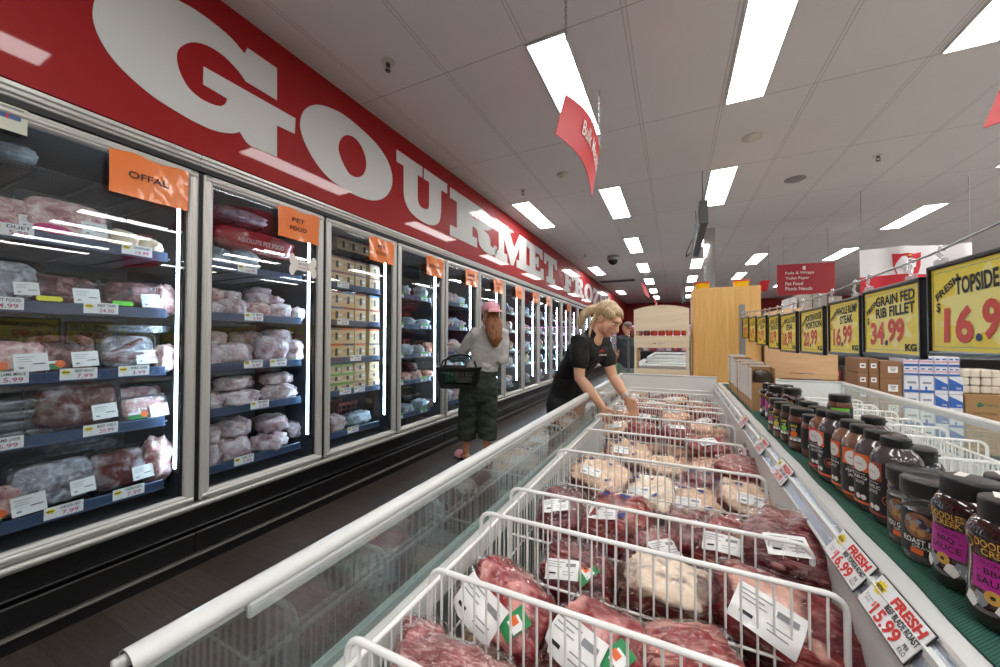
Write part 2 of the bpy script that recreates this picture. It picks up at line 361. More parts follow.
def sprinkler(x, y, lb):
    s_ = thing('sprinkler', lb, 'sprinkler', (x, y, CEIL), group='ceiling sprinklers')
    MB().lathe([(.045, -.001), (.042, -.006), (.016, -.010), (.0, -.010)], CREAM, 16).build('escutcheon', s_)
    m_ = MB().lathe([(.014, -.008), (.014, -.030), (.0, -.031)], GREYM, 10)
    for a in (-1, 1): m_.tube([(a*.012, 0, -.03), (a*.016, 0, -.045), (a*.004, 0, -.06)], .003, GREYM, 5)
    m_.lathe([(.0, -.060), (.020, -.061), (.018, -.064), (0, -.065)], GREYM, 12); m_.build('spray_head', s_)
for u, v, lb in ((388, 62, 'sprinkler head above the letter O of the wall lettering'), (523, 190, 'sprinkler head beside the ceiling panel above the word GOURMET'), (878, 155, 'sprinkler head on the bare ceiling above the flag'), (585, 254, 'small sprinkler head above the word FROZEN')):
    p = onZ(u, v, CEIL); sprinkler(p.x, p.y, lb)
def disc(u, v, r, name, lb, cat, m):
    p = onZ(u, v, CEIL); return tag(MB().lathe([(0, -.02), (r*.72, -.02), (r*.8, -.012), (r, -.008), (r, 0)], m, 24).build(name, None, (p.x, p.y, CEIL)), lb, cat)
disc(752, 137, .085, 'ceiling_disc', 'round cream disc on the ceiling tile past the big panel', 'vent', CREAM)
disc(795, 179, .105, 'ceiling_speaker', 'round grey ceiling speaker in a pale tile', 'speaker', mat('speaker_grille', '8f8684', .7, bump=.6, bscale=400))
p = onZ(563, 174, CEIL); sm = thing('smoke_detector', 'white smoke detector on the ceiling left of the Bulk Meats sign', 'smoke detector', (p.x, p.y, CEIL))
MB().lathe([(.065, 0), (.065, -.018), (.055, -.026)], CREAM, 20).build('base', sm); MB().lathe([(.045, -.026), (.043, -.05), (.02, -.058), (0, -.058)], CREAM, 20).build('sensor_head', sm)
p = onZ(613, 256, CEIL); sm = thing('security_camera', 'dark dome security camera on the ceiling above the woman in black', 'camera', (p.x, p.y, CEIL))
MB().lathe([(.13, 0), (.13, -.08), (.12, -.1)], mat('camera_housing', '8d8a88', .5), 20).build('housing', sm)
MB().lathe([(.11*math.cos(a), -.1-.11*math.sin(a)) for a in [i*math.pi/16 for i in range(9)]], mat('smoked_dome', '0b0b0c', .08), 20).build('dome', sm)
p = onZ(614, 281, CEIL); v_ = thing('air_vent', 'long slotted air vent in the far ceiling', 'vent', (p.x+.1, p.y, CEIL)); MB().box((0, 0, -.01), (1.1, .34, .02), mat('vent_grey', '6f6a70', .5), bev=.004).build('frame', v_)
m_ = MB()
for i in range(5): m_.box((0, -.12+i*.06, -.022), (1.02, .03, .008), BLACKP, RX(0))
m_.build('slats', v_)
# ------------------------------------------------------------------ soft shapes
def blob(a, b, c, pw=.75, amp=.12, fr=2.2, seed=0, nu=22, nv=14, flat=None):
    """lumpy rounded body with half sizes a, b, c (pw < 1 squarer); flat: clip under this z fraction"""
    f = lambda x: math.copysign(abs(x)**pw, x); V = []; F = []
    off = Vector((seed*7.31, seed*3.17, seed*5.73))
    for j in range(1, nv):
        ph = -math.pi/2+math.pi*j/nv
        for i in range(nu):
            th = 2*math.pi*i/nu
            p = Vector((f(math.cos(ph))*f(math.cos(th)), f(math.cos(ph))*f(math.sin(th)), f(math.sin(ph))))
            k = 1+amp*noise.noise(p*fr+off)+amp*.45*noise.noise(p*fr*2.7+off)
            k += amp*.22*noise.noise(p*fr*6.1+off); p *= k
            if flat is not None and p.z < flat: p.z = flat+(p.z-flat)*.15
            V.append((p.x*a, p.y*b, p.z*c))
    zt = -1 if flat is None else flat+(-1-flat)*.15
    V += [(0, 0, zt*c), (0, 0, c*(1+amp*noise.noise(Vector((0, 0, 1))*fr+off)))]; n = (nv-1)*nu
    for j in range(nv-2):
        for i in range(nu): F.append((j*nu+i, j*nu+(i+1) % nu, (j+1)*nu+(i+1) % nu, (j+1)*nu+i))
    for i in range(nu): F.append((n, (i+1) % nu, i)); F.append((n+1, (nv-2)*nu+i, (nv-2)*nu+(i+1) % nu))
    return V, F
def rrect(w, h, r, n=4):
    return [(sx*(w/2-r)+r*math.cos(a), sy*(h/2-r)+r*math.sin(a)) for sx, sy, a0 in ((1, 1, 0), (-1, 1, 90), (-1, -1, 180), (1, -1, 270)) for a in [R(a0+90*i/n) for i in range(n+1)]]
def loft(mb, rings, m, M=None, smooth=True, cap0=True, cap1=True):
    n = len(rings[0]); v = [p for r_ in rings for p in r_]
    F = [(i*n+j, i*n+(j+1) % n, (i+1)*n+(j+1) % n, (i+1)*n+j) for i in range(len(rings)-1) for j in range(n)]
    mb.add(v, F, m, M, smooth)
    if cap0: mb.add(rings[0], [list(range(n))[::-1]], m, M)
    if cap1: mb.add(rings[-1], [list(range(n))], m, M)
# ---- frozen goods materials
def frozen_mat(name, cols, scale, ice=.35, bumpk=.5, rough=.28):
    t = NT(name); v = t.shifted()
    n1 = t.noise(v, scale, 5, .6, .5); c_ = t.ramp(n1, [(.32+.36*i/(len(cols)-1), hexc(h)) for i, h in enumerate(cols)])
    n2 = t.noise(v, scale*.45, 4, .6, 1.2)
    c_ = t.mix(t.math('MULTIPLY', t.ramp(n2, [(.52, (0, 0, 0)), (.70, (1, 1, 1))]), ice), c_, hexc('dfe3ea'))
    w = t.noise(t.n('ShaderNodeMapping', {0: v, 'Scale': (1, .45, 1)}).outputs[0], scale*.9, 5, .65, 1.5)
    b = t.bsdf(Base_Color=c_, Roughness=rough, Normal=t.bump(w, bumpk, .02)); b.inputs['Coat Weight'].default_value = .12; b.inputs['Coat Roughness'].default_value = .12; b.inputs['Specular IOR Level'].default_value = .2
    return t.m
FZ_PINK = frozen_mat('frozen_pink_mince', ['9a5a62', 'd8aca8', 'f2e6e0'], 30, .12)
FZ_WHITE = frozen_mat('frozen_poultry_bag', ['8f646c', 'd3bcc1', 'f2f0f2'], 13, .5, 1.0, .22)
FZ_RED = frozen_mat('frozen_dark_offal', ['1c0406', '4a1015', 'a87c7c'], 20, .12, .7)
FZ_GREY = frozen_mat('frozen_grey_tripe', ['57525a', '92929c', 'cdd3de'], 24, .3, .7)
FZ_LIVER = frozen_mat('frozen_liver', ['30100f', '5f2a26', 'b9b2ba'], 10, .35, .8)
FZ_CREAM = frozen_mat('frozen_cream_fat', ['caa98a', 'dcc6a8', 'e6dccb'], 10, .25)
FZ_SALMON = frozen_mat('frozen_salmon', ['b45f42', 'cf8f74', 'd8d0d2'], 16, .5)
FZ_CLEAR = frozen_mat('crumpled_clear_bag', ['71808e', '9eb0bf', 'd2dde6'], 16, .5, .8)
FZ_BLUE = frozen_mat('blue_white_bag', ['4a6fa0', 'a9c2da', 'eef2f5'], 7, .4)
FZ_MIX = frozen_mat('mixed_colour_bag', ['8b3f52', 'd9d3d6', '7f9fb5'], 9, .4)
FILM = glass_mat('clear_film', (.98, .985, .99), .5, .05, 1.4, .0, .5, 40)
TRAYB = mat('black_foam_tray', '16181b', .4)
TRAYC = glass_mat('clear_tray', (.82, .88, .92), 1.6, .05, 1.5, .10, .2, 30)
GREENST = mat('green_sticker', '1f8a4d', .4); MAGST = mat('magenta_sticker', 'c41b6c', .4); YELST = mat('yellow_sticker', 'e6e01e', .4); LIMEST = mat('lime_sticker', '66d63a', .4); ORGST = mat('orange_sticker', 'e5661f', .4)
def white_label(mb, w, h, M):
    mb.box((0, 0, 0), (w, h, .0016), PAPER, M); 
    for i, (x, y, a, b) in enumerate(((-.15, .30, .5, .03), (-.2, .18, .36, .025), (-.2, .06, .45, .025), (.22, -.1, .36, .05), (-.3, -.28, .14, .10))):
        mb.quad(a*w, b*h, GREYINK if i != 3 else INK, M @ T(x*w, y*h, .0012))
_pk = {}
def tray_face(kind):
    """upright tray pack, origin at bottom centre of its back, facing +X; parts as (name, mesh)"""
    if kind in _pk: return _pk[kind]
    w, h, d, m, amp, st, lab = {'mince': (.29, .20, .07, FZ_PINK, .10, MAGST, 1), 'bits': (.25, .15, .07, FZ_RED, .22, YELST, 1), 'bits2': (.25, .15, .07, FZ_RED, .24, LIMEST, 1), 'red': (.24, .19, .06, FZ_RED, .10, GREENST, 1), 'strips': (.22, .19, .06, FZ_GREY, .08, None, 1),
        'liver': (.30, .22, .08, FZ_LIVER, .12, None, 1), 'grey': (.31, .24, .09, FZ_GREY, .08, None, 1), 'brown': (.27, .22, .09, FZ_LIVER, .14, None, 1), 'small': (.22, .14, .07, FZ_PINK, .16, GREENST, 1)}[kind]
    sd = len(_pk)*3+1; P = []
    m_ = MB(); B = FACE_PX @ T(0, h/2, 0)
    rings = [[(x, y, z) for x, y in rrect(w*k, h*k, .03*k)] for k, z in ((.86, 0), (.93, d*.35), (1, d*.62), (1.02, d*.62), (.95, d*.30))]
    loft(m_, rings, TRAYC if kind in ('mince', 'strips', 'small') else TRAYB, B, cap1=False); P.append(('tray', m_.mesh('tray')))
    V, F = blob(w*.435, h*.42, d*.5, .5, amp, 3., sd, 30, 16); m_ = MB().add([(x, y, z+d*.5) for x, y, z in V], F, m, B, True)
    if kind == 'strips':
        for i in range(6): m_.add(*(lambda q: ([(x*1., y, z) for x, y, z in q[0]], q[1]))(blob(.05+.012*(i % 3), .012, .014, .8, .3, 2, i, 12, 8)), FZ_LIVER, B @ T(-.05+.02*(i % 3), -.05+i*.014, d*.95) @ RZ(.15*i-.2), True)
    P.append(('contents', m_.mesh('contents')))
    V, F = blob(w*.50, h*.49, d*.56, .42, .04, 4., sd+5, 26, 14); P.append(('film', MB().add([(x, y, z+d*.52) for x, y, z in V], F, FILM, B, True).mesh('film')))
    lb = MB(); white_label(lb, .085, .07, B @ T(w*.27, -h*.20, d*1.085) @ RZ(.05)); P.append(('label', lb.mesh('label')))
    if st:
        s_ = MB(); (s_.poly([(x, y) for x, y in ell(0, 0, .055, .022, 20)] if kind == 'mince' else rrect(.075, .022, .008), st, B @ T(-w*.18, -h*.36, d*1.09), (), .001))
        if st is GREENST: s_.quad(.075, .012, PAPER, B @ T(-w*.18, -h*.36+.02, d*1.09)); s_.poly(ell(0, 0, .016, .016, 14), ORGST, B @ T(-w*.18+.03, -h*.36+.012, d*1.095), (), .001)
        P.append(('sticker', s_.mesh('sticker')))
    _pk[kind] = P; return P
BAGM = {'white': FZ_WHITE, 'pink': FZ_PINK, 'clear': FZ_CLEAR, 'cream': FZ_CREAM, 'salmon': FZ_SALMON, 'blue': FZ_BLUE, 'mix': FZ_MIX, 'red': FZ_RED, 'grey': FZ_GREY}
_bg = {}
def bag_mesh(kind, a, b, c, sd):
    k = (kind, a, b, c, sd)
    if k not in _bg: V, F = blob(a, b, c, .72, .24, 2.1, sd, 26, 16); _bg[k] = MB().add([(x, y, z+c*.95) for x, y, z in V], F, BAGM[kind], None, True).mesh('bag')
    return _bg[k]
KR_FACE = {}
def carton_mesh(w, h, d, strip, base='d8bd92', win='3a3432'):
    k = (w, h, d, strip)
    if k not in KR_FACE:
        m_ = MB(); m_.box((-d/2, 0, h/2), (d, w, h), mat('pale_kraft', base, .7, var=.05), bev=.002)
        st = mat('strip_'+strip, strip, .5); m_.box((-d/2-.001, 0, h-.006), (d+.004, w*.96, .016), st)
        q = FACE_PX @ T(.0, h*.48, .0012)
        m_.poly(rrect(w*.2, h*.5, w*.07), mat('carton_window', win, .4), q, (), .0005); m_.quad(w*.25, h*.12, PAPER, q @ T(w*.26, h*.02, .0004)); m_.quad(w*.22, h*.05, REDINK, q @ T(-w*.28, h*.1, .0004)); m_.quad(w*.22, h*.03, GREYINK, q @ T(-w*.28, h*.0, .0004))
        KR_FACE[k] = m_.mesh('carton')
    return KR_FACE[k]
# ------------------------------------------------------------------ the upright freezers
W = .777; Y0 = .305
SH = [1.655, 1.357, 1.058, .795, .467]; SHX = -.115          # top of each price rail and its face
DARKIN = mat('freezer_liner', '3b444e', .5); BASEM = mat('black_kick_base', '0d0d0e', .35, var=.2, vscale=6); STEELD = mat('dark_shelf_wire', '3a4048', .4, .5)
RAILM = mat('slate_price_rail', '3a4b68', .3); GASK = mat('black_gasket', '0c0c0d', .5)
PANE = glass_mat('freezer_glass', (.93, .96, .97), 1.25, 0., 1.5)
t = NT('led_strip'); LEDM = t.surf(t.n('ShaderNodeEmission', {'Color': (.60, .81, 1), 'Strength': LED_E*2.0}).outputs[0])
def bay_parts():
    P = {}
    m_ = MB()
    m_.box((-.78, W/2, 1.18), (.03, W, 1.78), DARKIN); m_.box((-.41, .012, 1.18), (.70, .02, 1.76), DARKIN); m_.box((-.41, W-.012, 1.18), (.70, .02, 1.76), DARKIN)
    m_.box((-.41, W/2, 2.09), (.74, W, .05), DARKIN); m_.box((-.41, W/2, .30), (.74, W, .06), DARKIN)
    P['cabinet'] = m_.mesh('cabinet')
    m_ = MB(); m_.box((-.035, W/2, 2.168), (.07, W, .064), ALU, bev=.004); m_.box((.004, W/2, 2.185), (.012, W, .022), ALU, bev=.004); m_.box((-.03, W/2, 2.125), (.05, W, .03), GASK)
    m_.tube([(.006, 0, 2.155), (.006, W, 2.155)], .007, ALU, 8); P['header_trim'] = m_.mesh('header_trim')
    m_ = MB(); m_.box((-.05, W/2, .314), (.13, W, .034), ALU, bev=.006); m_.tube([(.012, 0, .318), (.012, W, .318)], .014, ALU, 10); P['sill'] = m_.mesh('sill')
    m_ = MB(); m_.box((-.40, W/2, .15), (.74, W, .30), BASEM); m_.box((-.02, W/2, .195), (.05, W, .012), BASEM, bev=.004); m_.box((-.012, W/2, .125), (.05, W, .10), BASEM, bev=.006); m_.box((-.005, W/2, .052), (.05, W, .004), mat('worn_strip', '77736e', .5)); m_.box((-.01, W/2, .022), (.06, W, .044), BASEM)
    P['kick_base'] = m_.mesh('kick_base')
    # door
    m_ = MB(); fw = .045
    for y in (.012+fw/2, W-.012-fw/2): m_.box((0, y, 1.215), (.04, fw, 1.76), ALU, bev=.008); m_.box((.018, y, 1.215), (.012, fw*.5, 1.74), ALU, bev=.005)
    for z in (.36, 2.07): m_.box((0, W/2, z), (.04, W-.03, .05), ALU, bev=.008); m_.tube([(.014, .02, z), (.014, W-.02, z)], .014, ALU, 8)
    P['door'] = m_.mesh('door')
    m_ = MB(); m_.box((-.006, W/2, 1.215), (.006, W-.10, 1.68), PANE); P['pane'] = m_.mesh('pane')
    m_ = MB(); 
    for y in (.006, W-.006): m_.box((-.012, y, 1.215), (.03, .012, 1.76), GASK)
    for y in (.062, W-.062): m_.box((-.012, y, 1.215), (.012, .012, 1.66), GASK)
    P['gasket'] = m_.mesh('gasket')
    m_ = MB(); m_.box((-.085, W-.046, 1.215), (.04, .016, 1.46), BLACKP); P['led_mount'] = m_.mesh('led_mount')
    m_ = MB(); m_.box((-.085, W-.056, 1.215), (.018, .004, 1.40), LEDM); P['led_tube'] = m_.mesh('led_tube')
    m_ = MB()
    for i in range(18): x = -.135-.033*i; m_.box((x, W/2-.01, 0), (.006, W-.12, .006), STEELD)
    for y in (.08, .25, .42, .58, .68): m_.box((-.42, y, -.008), (.58, .008, .010), STEELD)
    P['shelf'] = m_.mesh('shelf')
    m_ = MB(); m_.box((SHX, W/2-.025, -.0225), (.012, W-.13, .045), RAILM, bev=.003); m_.box((SHX+.004, W/2-.025, -.044), (.02, W-.13, .006), RAILM); P['price_rail'] = m_.mesh('price_rail')
    return P
BP = bay_parts()
BAYS = list(range(-1, 21))
BAYNAME = {-1: 'unseen freezer', 0: 'OFFAL freezer', 1: 'first PET FOOD freezer', 2: 'second PET FOOD freezer', 3: 'SEAFOOD freezer', 4: 'freezer the shopper reaches into', 5: 'freezer beside the pink cap', 6: 'seventh freezer from the OFFAL one', 7: 'eighth freezer from the OFFAL one', 8: 'ninth freezer from the OFFAL one', 9: 'tenth freezer from the OFFAL one'}
FLAB = {0: 'glass-door upright freezer with the orange OFFAL sign, full of trays', 1: 'glass-door freezer with PET FOOD sign, bone card and white bags inside', 2: 'glass-door freezer with PET FOOD sign, stacked with kraft cartons', 3: 'glass-door freezer with SEAFOOD sign and half-empty shelves', 4: 'glass-door freezer behind the shopper in the pink cap', 5: 'glass-door freezer just right of the pink cap'}
for k in BAYS:
    f_ = thing('upright_freezer', FLAB.get(k, 'silver-framed glass-door freezer, '+(f'{ORD[k]} along the row from the OFFAL door' if 0 < k < 16 else 'at the far end of the row' if k > 0 else 'just beyond the left edge of the picture')), 'freezer', (XF-.012, Y0+k*W, 0), group='glass-door freezers along the wall' if k < 16 else 'freezers at the far end of the row')
    for nm in ('cabinet', 'header_trim', 'sill', 'kick_base', 'door', 'led_mount', 'led_tube'): 
        o = put(nm, BP[nm], f_)
        if nm == 'door': put('pane', BP['pane'], o); put('gasket', BP['gasket'], o)
    for z in SH+[1.93]:
        s_ = put('shelf', BP['shelf'], f_, (0, 0, z-.03 if z != 1.93 else z))
        if z != 1.93: put('price_rail', BP['price_rail'], s_, (0, 0, .03))
# ---- orange signs on the doors
ORG = mat('orange_card', 'ee7a1c', .30, coat=.9, bump=.35, bscale=22, var=.03); 
def orange_sign(k, txt, lb, w=.297, h=.205):
    o = thing('door_sign', lb, 'sign', (XF+.010, Y0+k*W+.565, 1.968), group='orange door signs')
    m_ = MB(); n = 8
    V = [(.004+.003*math.sin(i*1.3+j), -w/2+w*i/n, -h/2+h*j/5) for j in range(6) for i in range(n+1)]
    m_.add(V, [(j*(n+1)+i, j*(n+1)+i+1, (j+1)*(n+1)+i+1, (j+1)*(n+1)+i) for j in range(5) for i in range(n)], ORG, None, True); m_.build('card', o)
    m_ = MB()
    for i, s_ in enumerate(txt):
        hh = .028 if len(txt) > 1 else .032
        m_.text(s_, min(.030*len(s_), .22), hh, INK, T(.0085, -.01, (len(txt)-1)*.028-i*.056) @ FACE_PX, .012)
    m_.build('lettering', o)
orange_sign(0, ['OFFAL'], 'orange OFFAL card on the first freezer door')
orange_sign(1, ['PET', 'FOOD'], 'orange PET FOOD card above the white bone-shaped card')
orange_sign(2, ['PET', 'FOOD'], 'orange PET FOOD card on the door with kraft cartons')
orange_sign(3, ['SEAFOOD'], 'orange SEAFOOD card on the fourth door')
for k, tx in ((4, ['PARTY', 'FOOD']), (5, ['FROZEN', 'VEG']), (6, ['CHIPS']), (7, ['PIZZA']), (8, ['BREAD']), (10, ['DESSERT'])):
    orange_sign(k, tx, f'small orange card on the {ORD[k]} freezer door from the OFFAL door')
# bone-shaped card
bc = thing('bone_card', 'white bone-shaped card stuck to the first PET FOOD door', 'sign', (XF+.008, Y0+W+.60, 1.70))
bp = smooth_loop([(-.05, -.022), (-.075, -.045), (-.10, -.035), (-.098, -.008), (-.088, 0), (-.098, .008), (-.10, .035), (-.075, .045), (-.05, .022), (0, .022), (.05, .022), (.075, .045), (.10, .035), (.098, .008), (.088, 0), (.098, -.008), (.10, -.035), (.075, -.045), (.05, -.022), (0, -.022)], 4)
MB().poly([(x*1.0, y*1.6) for x, y in bp], mat('white_card', 'e8e6df', .5), FACE_PX, (), .002).build('card', bc)
MB().text('BIG DOG', .07, .014, INK, T(.0026, 0, .010) @ FACE_PX, .01).build('lettering', bc); MB().text('FAVOURITE', .08, .013, REDINK, T(.0026, 0, -.014) @ FACE_PX, .01).build('lettering', bc)
st = thing('door_sticker', 'pale square sticker in the top left corner of the OFFAL door', 'sticker', (XF+.008, onX(8, 118, XF).y, onX(8, 118, XF).z))
MB().box((0, 0, 0), (.002, .09, .10), mat('pale_sticker', 'c9cdbd', .5)).build('backing', st); m_ = MB()
for a in (-.022, .014): m_.quad(.03, .032, mat('blue_print', '3b5a8c', .5), T(.0016, a, .012) @ FACE_PX)
m_.quad(.006, .034, REDINK, T(.0016, -.004, .012) @ FACE_PX); m_.quad(.07, .006, GREYINK, T(.0016, 0, .04) @ FACE_PX); m_.build('print', st)
# ------------------------------------------------------------------ what the freezers hold
XS = XF-.012
def shelf_top(z): return z-.024
CNT = {}
def place_parts(name, parts, lb, cat, loc, rot, group):
    o = thing(name, lb, cat, loc, rot, group)
    for nm, me in parts: put(nm, me, o)
    return o
SHN = ['top', 'second', 'third', 'fourth', 'bottom']
TDESC = {'mince': 'clear tray of pale pink mince', 'bits': 'tray of dark red offal pieces with yellow sticker', 'bits2': 'tray of dark red offal pieces with lime sticker', 'red': 'tray of red offal with green sticker', 'strips': 'silver-grey tray with dark meat strips', 'liver': 'black tray of liver slabs', 'grey': 'tray of grey frosty tripe', 'brown': 'frosty tray of brown offal', 'small': 'small tray of pink offal with green sticker'}
def yat(u, x=.17): return onX(u, 340, XF-x).y
rows = {}
def tray(k, s, u, kind, lean=-.22, sc=1., back=0., yaw=0., dz=0.):
    i = rows.setdefault((k, s, kind), 0); rows[k, s, kind] += 1
    how = '' if i == 0 else f', {ORD[i]} such'
    y = yat(u, .17+back)
    place_parts('tray_pack', tray_face(kind), f'{TDESC[kind]}{how}, {SHN[s]} shelf, {BAYNAME[k]}', 'tray pack', (XS-.20-back, y, shelf_top(SH[s])+.004+dz), (0, lean, yaw), f'trays in the {BAYNAME[k]}').scale = (sc, sc, sc)
tray(0, 0, 66, 'mince'); tray(0, 0, 4, 'mince', sc=.8)
tray(0, 1, 62, 'bits'); tray(0, 1, 132, 'bits2'); tray(0, 1, -3, 'grey', sc=.8)
tray(0, 2, 4, 'small', sc=1.1); tray(0, 2, 64, 'red'); tray(0, 2, 131, 'strips')
tray(0, 3, 79, 'liver'); tray(0, 3, 146, 'small', sc=.9); tray(0, 3, 140, 'small', back=.14, dz=.03)
tray(0, 4, 58, 'grey', sc=.92); tray(0, 4, 124, 'brown', sc=.95); tray(0, 4, 5, 'small', sc=1.1)
def bag(k, s, u, kind, a, b, c, sd, rot=(0, 0, 0), back=.0, dz=0., desc=None, zbase=None):
    i = rows.setdefault((k, s, kind, desc), 0); rows[k, s, kind, desc] += 1
    d = desc or {'white': 'frosty white frozen meat bag', 'pink': 'pale pink frozen pack', 'clear': 'crumpled clear plastic bag', 'cream': 'cream-coloured frozen pack', 'salmon': 'pack of orange salmon pieces', 'blue': 'blue and white frozen packet', 'mix': 'mixed-colour frozen packet', 'red': 'pack of dark red offal', 'grey': 'grey frosty pack'}[kind]
    z = (shelf_top(SH[s]) if zbase is None else zbase)+dz
    where = f'{SHN[s]} shelf' if s is not None else 'uppermost rack'
    o = put('frozen_bag', bag_mesh(kind, a, b, c, sd % 5), None, (XS-.13-a*.8-back, yat(u, .15+back), z), rot)
    return tag(o, f'{d}{"" if i == 0 else f", {ORD[i]} such"}, {where}, {BAYNAME[k]}', 'frozen pack', f'frozen packs in the {BAYNAME[k]}')
bag(0, 0, 124, 'cream', .05, .055, .055, 1); bag(0, 0, 150, 'cream', .05, .05, .045, 2)
bag(0, 1, 166, 'pink', .06, .05, .08, 3, back=.02); bag(0, 2, 168, 'pink', .05, .045, .07, 4); bag(0, 4, 162, 'pink', .07, .06, .12, 5)
bag(0, None, 12, 'clear', .08, .06, .035, 2, zbase=1.94)
# flat trays lying in stacks
flat_me = [('tray', (lambda m: (loft(m, [[(x, y, z) for x, y in rrect(.2*q, .27*q, .03)] for q, z in ((.88, 0), (.95, .02), (1, .035), (1.02, .035), (.94, .02))], TRAYC, None, cap1=False), m)[1])(MB()).mesh('tray')), ('contents', MB().add([(x, y, z+.02) for x, y, z in blob(.09, .12, .02, .5, .1, 3, 4)[0]], blob(.09, .12, .02, .5, .1, 3, 4)[1], FZ_GREY, None, True).mesh('contents')), ('film', MB().add([(x, y, z+.025) for x, y, z in blob(.1, .134, .02, .4, .06, 4, 5)[0]], blob(.1, .134, .02, .4, .06, 4, 5)[1], FILM, None, True).mesh('film'))]
for i in range(4): place_parts('flat_tray', flat_me, f'flat dark tray, {ORD[i]} up in the stack, fourth shelf, OFFAL freezer', 'tray pack', (XS-.25, yat(14, .2), shelf_top(SH[3])+.004+i*.043), (0, 0, .08*(i % 2)), 'stacked flat trays behind the OFFAL door')
for i in range(5): place_parts('flat_tray', flat_me, f'flat tray, {ORD[i]} up in the stack, bottom shelf, OFFAL freezer', 'tray pack', (XS-.46+.008*i, yat(92 if i % 2 else 76, .34), shelf_top(SH[4])+.06+i*.043), (0, 0, .2*(i % 3)-.2), 'stacked flat trays behind the OFFAL door')
place_parts('flat_tray', flat_me, 'flat tray lying on top of the upright trays of the third shelf', 'tray pack', (XS-.26, yat(136, .24), shelf_top(SH[2])+.20), (0, 0, 0), 'stacked flat trays behind the OFFAL door')
for i in range(2): place_parts('flat_tray', flat_me, f'dark flat tray, {ORD[i]} up at the back of the second shelf, OFFAL freezer', 'tray pack', (XS-.5, yat(70, .4), shelf_top(SH[1])+.01+i*.05), (0, 0, 0), 'stacked flat trays behind the OFFAL door')
# red plastic crates at the back
RC = mat('red_crate_plastic', '9c2626', .45)
def crate(k, y, z, lb, w=.30):
    m_ = MB(); w_, h_ = w, .17
    for yy in (-1, 1): m_.box((0, yy*w_/2, h_/2), (.2, .012, h_), RC)
    for xx in (-1, 1):
        m_.box((xx*.1, 0, .012), (.012, w_, .024), RC); m_.box((xx*.1, 0, h_-.015), (.014, w_, .03), RC)
        for i in range(9): m_.box((xx*.1, -w_/2+w_*(i+.5)/9, h_/2), (.008, .012, h_-.04), RC)
        for j in range(2): m_.box((xx*.1, 0, .055+.05*j), (.008, w_, .010), RC)
    m_.box((0, 0, .005), (.2, w_, .01), RC)
    tag(m_.build('plastic_crate', None, (XS-.56, y, z)), lb, 'crate', 'red crates in the freezers')
crate(0, yat(160, .5), shelf_top(SH[0])+.003, 'red plastic crate at the back of the top shelf behind the OFFAL door', .22)
crate(1, yat(285, .5)+.1, shelf_top(SH[4])+.003, 'red plastic crate on the bottom shelf behind the first PET FOOD door')
crate(2, yat(350, .5)+.1, shelf_top(SH[4])+.003, 'red plastic crate on the bottom shelf behind the second PET FOOD door', .5)
for s in (1, 2, 3): crate(3, yat(412, .5)+.06, shelf_top(SH[s])+.003, f'red plastic crate on the {SHN[s]} shelf behind the SEAFOOD door', .46)
# bay 1
bag(1, 0, 222, 'clear', .06, .05, .06, 1); bag(1, 0, 247, 'clear', .08, .08, .07, 3); bag(1, None, 243, 'clear', .08, .16, .04, 3, zbase=1.94)
rb = thing('printed_bag', 'long red printed bag hanging off the uppermost rack behind the first PET FOOD door', 'bag', (XS-.20, yat(255, .2), 1.83))
V, F = blob(.07, .27, .075, .6, .1, 2.2, 9, 30, 14); MB().add(V, F, mat('red_printed_film', '9c3038', .25, coat=.6, var=.2, vscale=20, bump=.5, bscale=24), None, True).build('bag', rb)
MB().text('ABSOLUTE PET FOOD', .30, .03, mat('faded_print', 'd9b8b8', .5), T(.077, 0, -.005) @ FACE_PX, .01).build('lettering', rb)
for u, a, b, c, sd, bk, dz in ((212, .07, .07, .05, 1, 0, 0), (236, .09, .085, .06, 2, 0, 0), (262, .07, .06, .055, 3, 0, 0), (283, .08, .07, .06, 4, 0, 0), (300, .05, .045, .05, 5, 0, 0), (214, .07, .08, .045, 3, .06, .09), (232, .07, .08, .04, 4, .06, .095), (262, .07, .06, .04, 2, .05, .10), (276, .06, .06, .035, 1, .04, .10), (262, .07, .075, .03, 5, .10, .165)): bag(1, 1, u, 'white' if sd != 3 else 'pink', a, b, c, sd, (0, 0, .3*sd), bk, dz)
for u, a, b, c, sd, bk, dz in ((211, .09, .09, .075, 1, 0, 0), (240, .10, .11, .075, 2, 0, 0), (274, .10, .11, .095, 3, 0, 0), (297, .08, .07, .085, 4, 0, 0), (214, .09, .09, .05, 4, .09, .12), (252, .09, .10, .05, 5, .12, .12), (283, .10, .10, .045, 2, .10, .15)): bag(1, 2, u, 'white', a, b, c, sd, (0, 0, .5*sd), bk, dz)
for u, a, b, c, sd, bk, dz in ((211, .10, .08, .06, 1, 0, 0), (245, .10, .13, .055, 2, 0, 0), (286, .10, .10, .06, 3, 0, 0), (240, .10, .15, .045, 4, .05, .105), (283, .10, .12, .045, 5, .05, .105)): bag(1, 3, u, 'white', a, b, c, sd, (0, 0, .2*sd), bk, dz)
for u, a, b, c, sd, bk, dz in ((212, .08, .07, .07, 1, 0, 0), (240, .10, .10, .075, 2, 0, 0), (276, .10, .11, .06, 3, 0, 0), (212, .08, .07, .06, 4, .05, .12), (240, .09, .09, .065, 5, .04, .13), (278, .10, .13, .06, 2, .06, .11), (299, .07, .06, .06, 4, .08, .03)): bag(1, 4, u, 'white', a, b, c, sd, (0, 0, .7*sd), bk, dz)
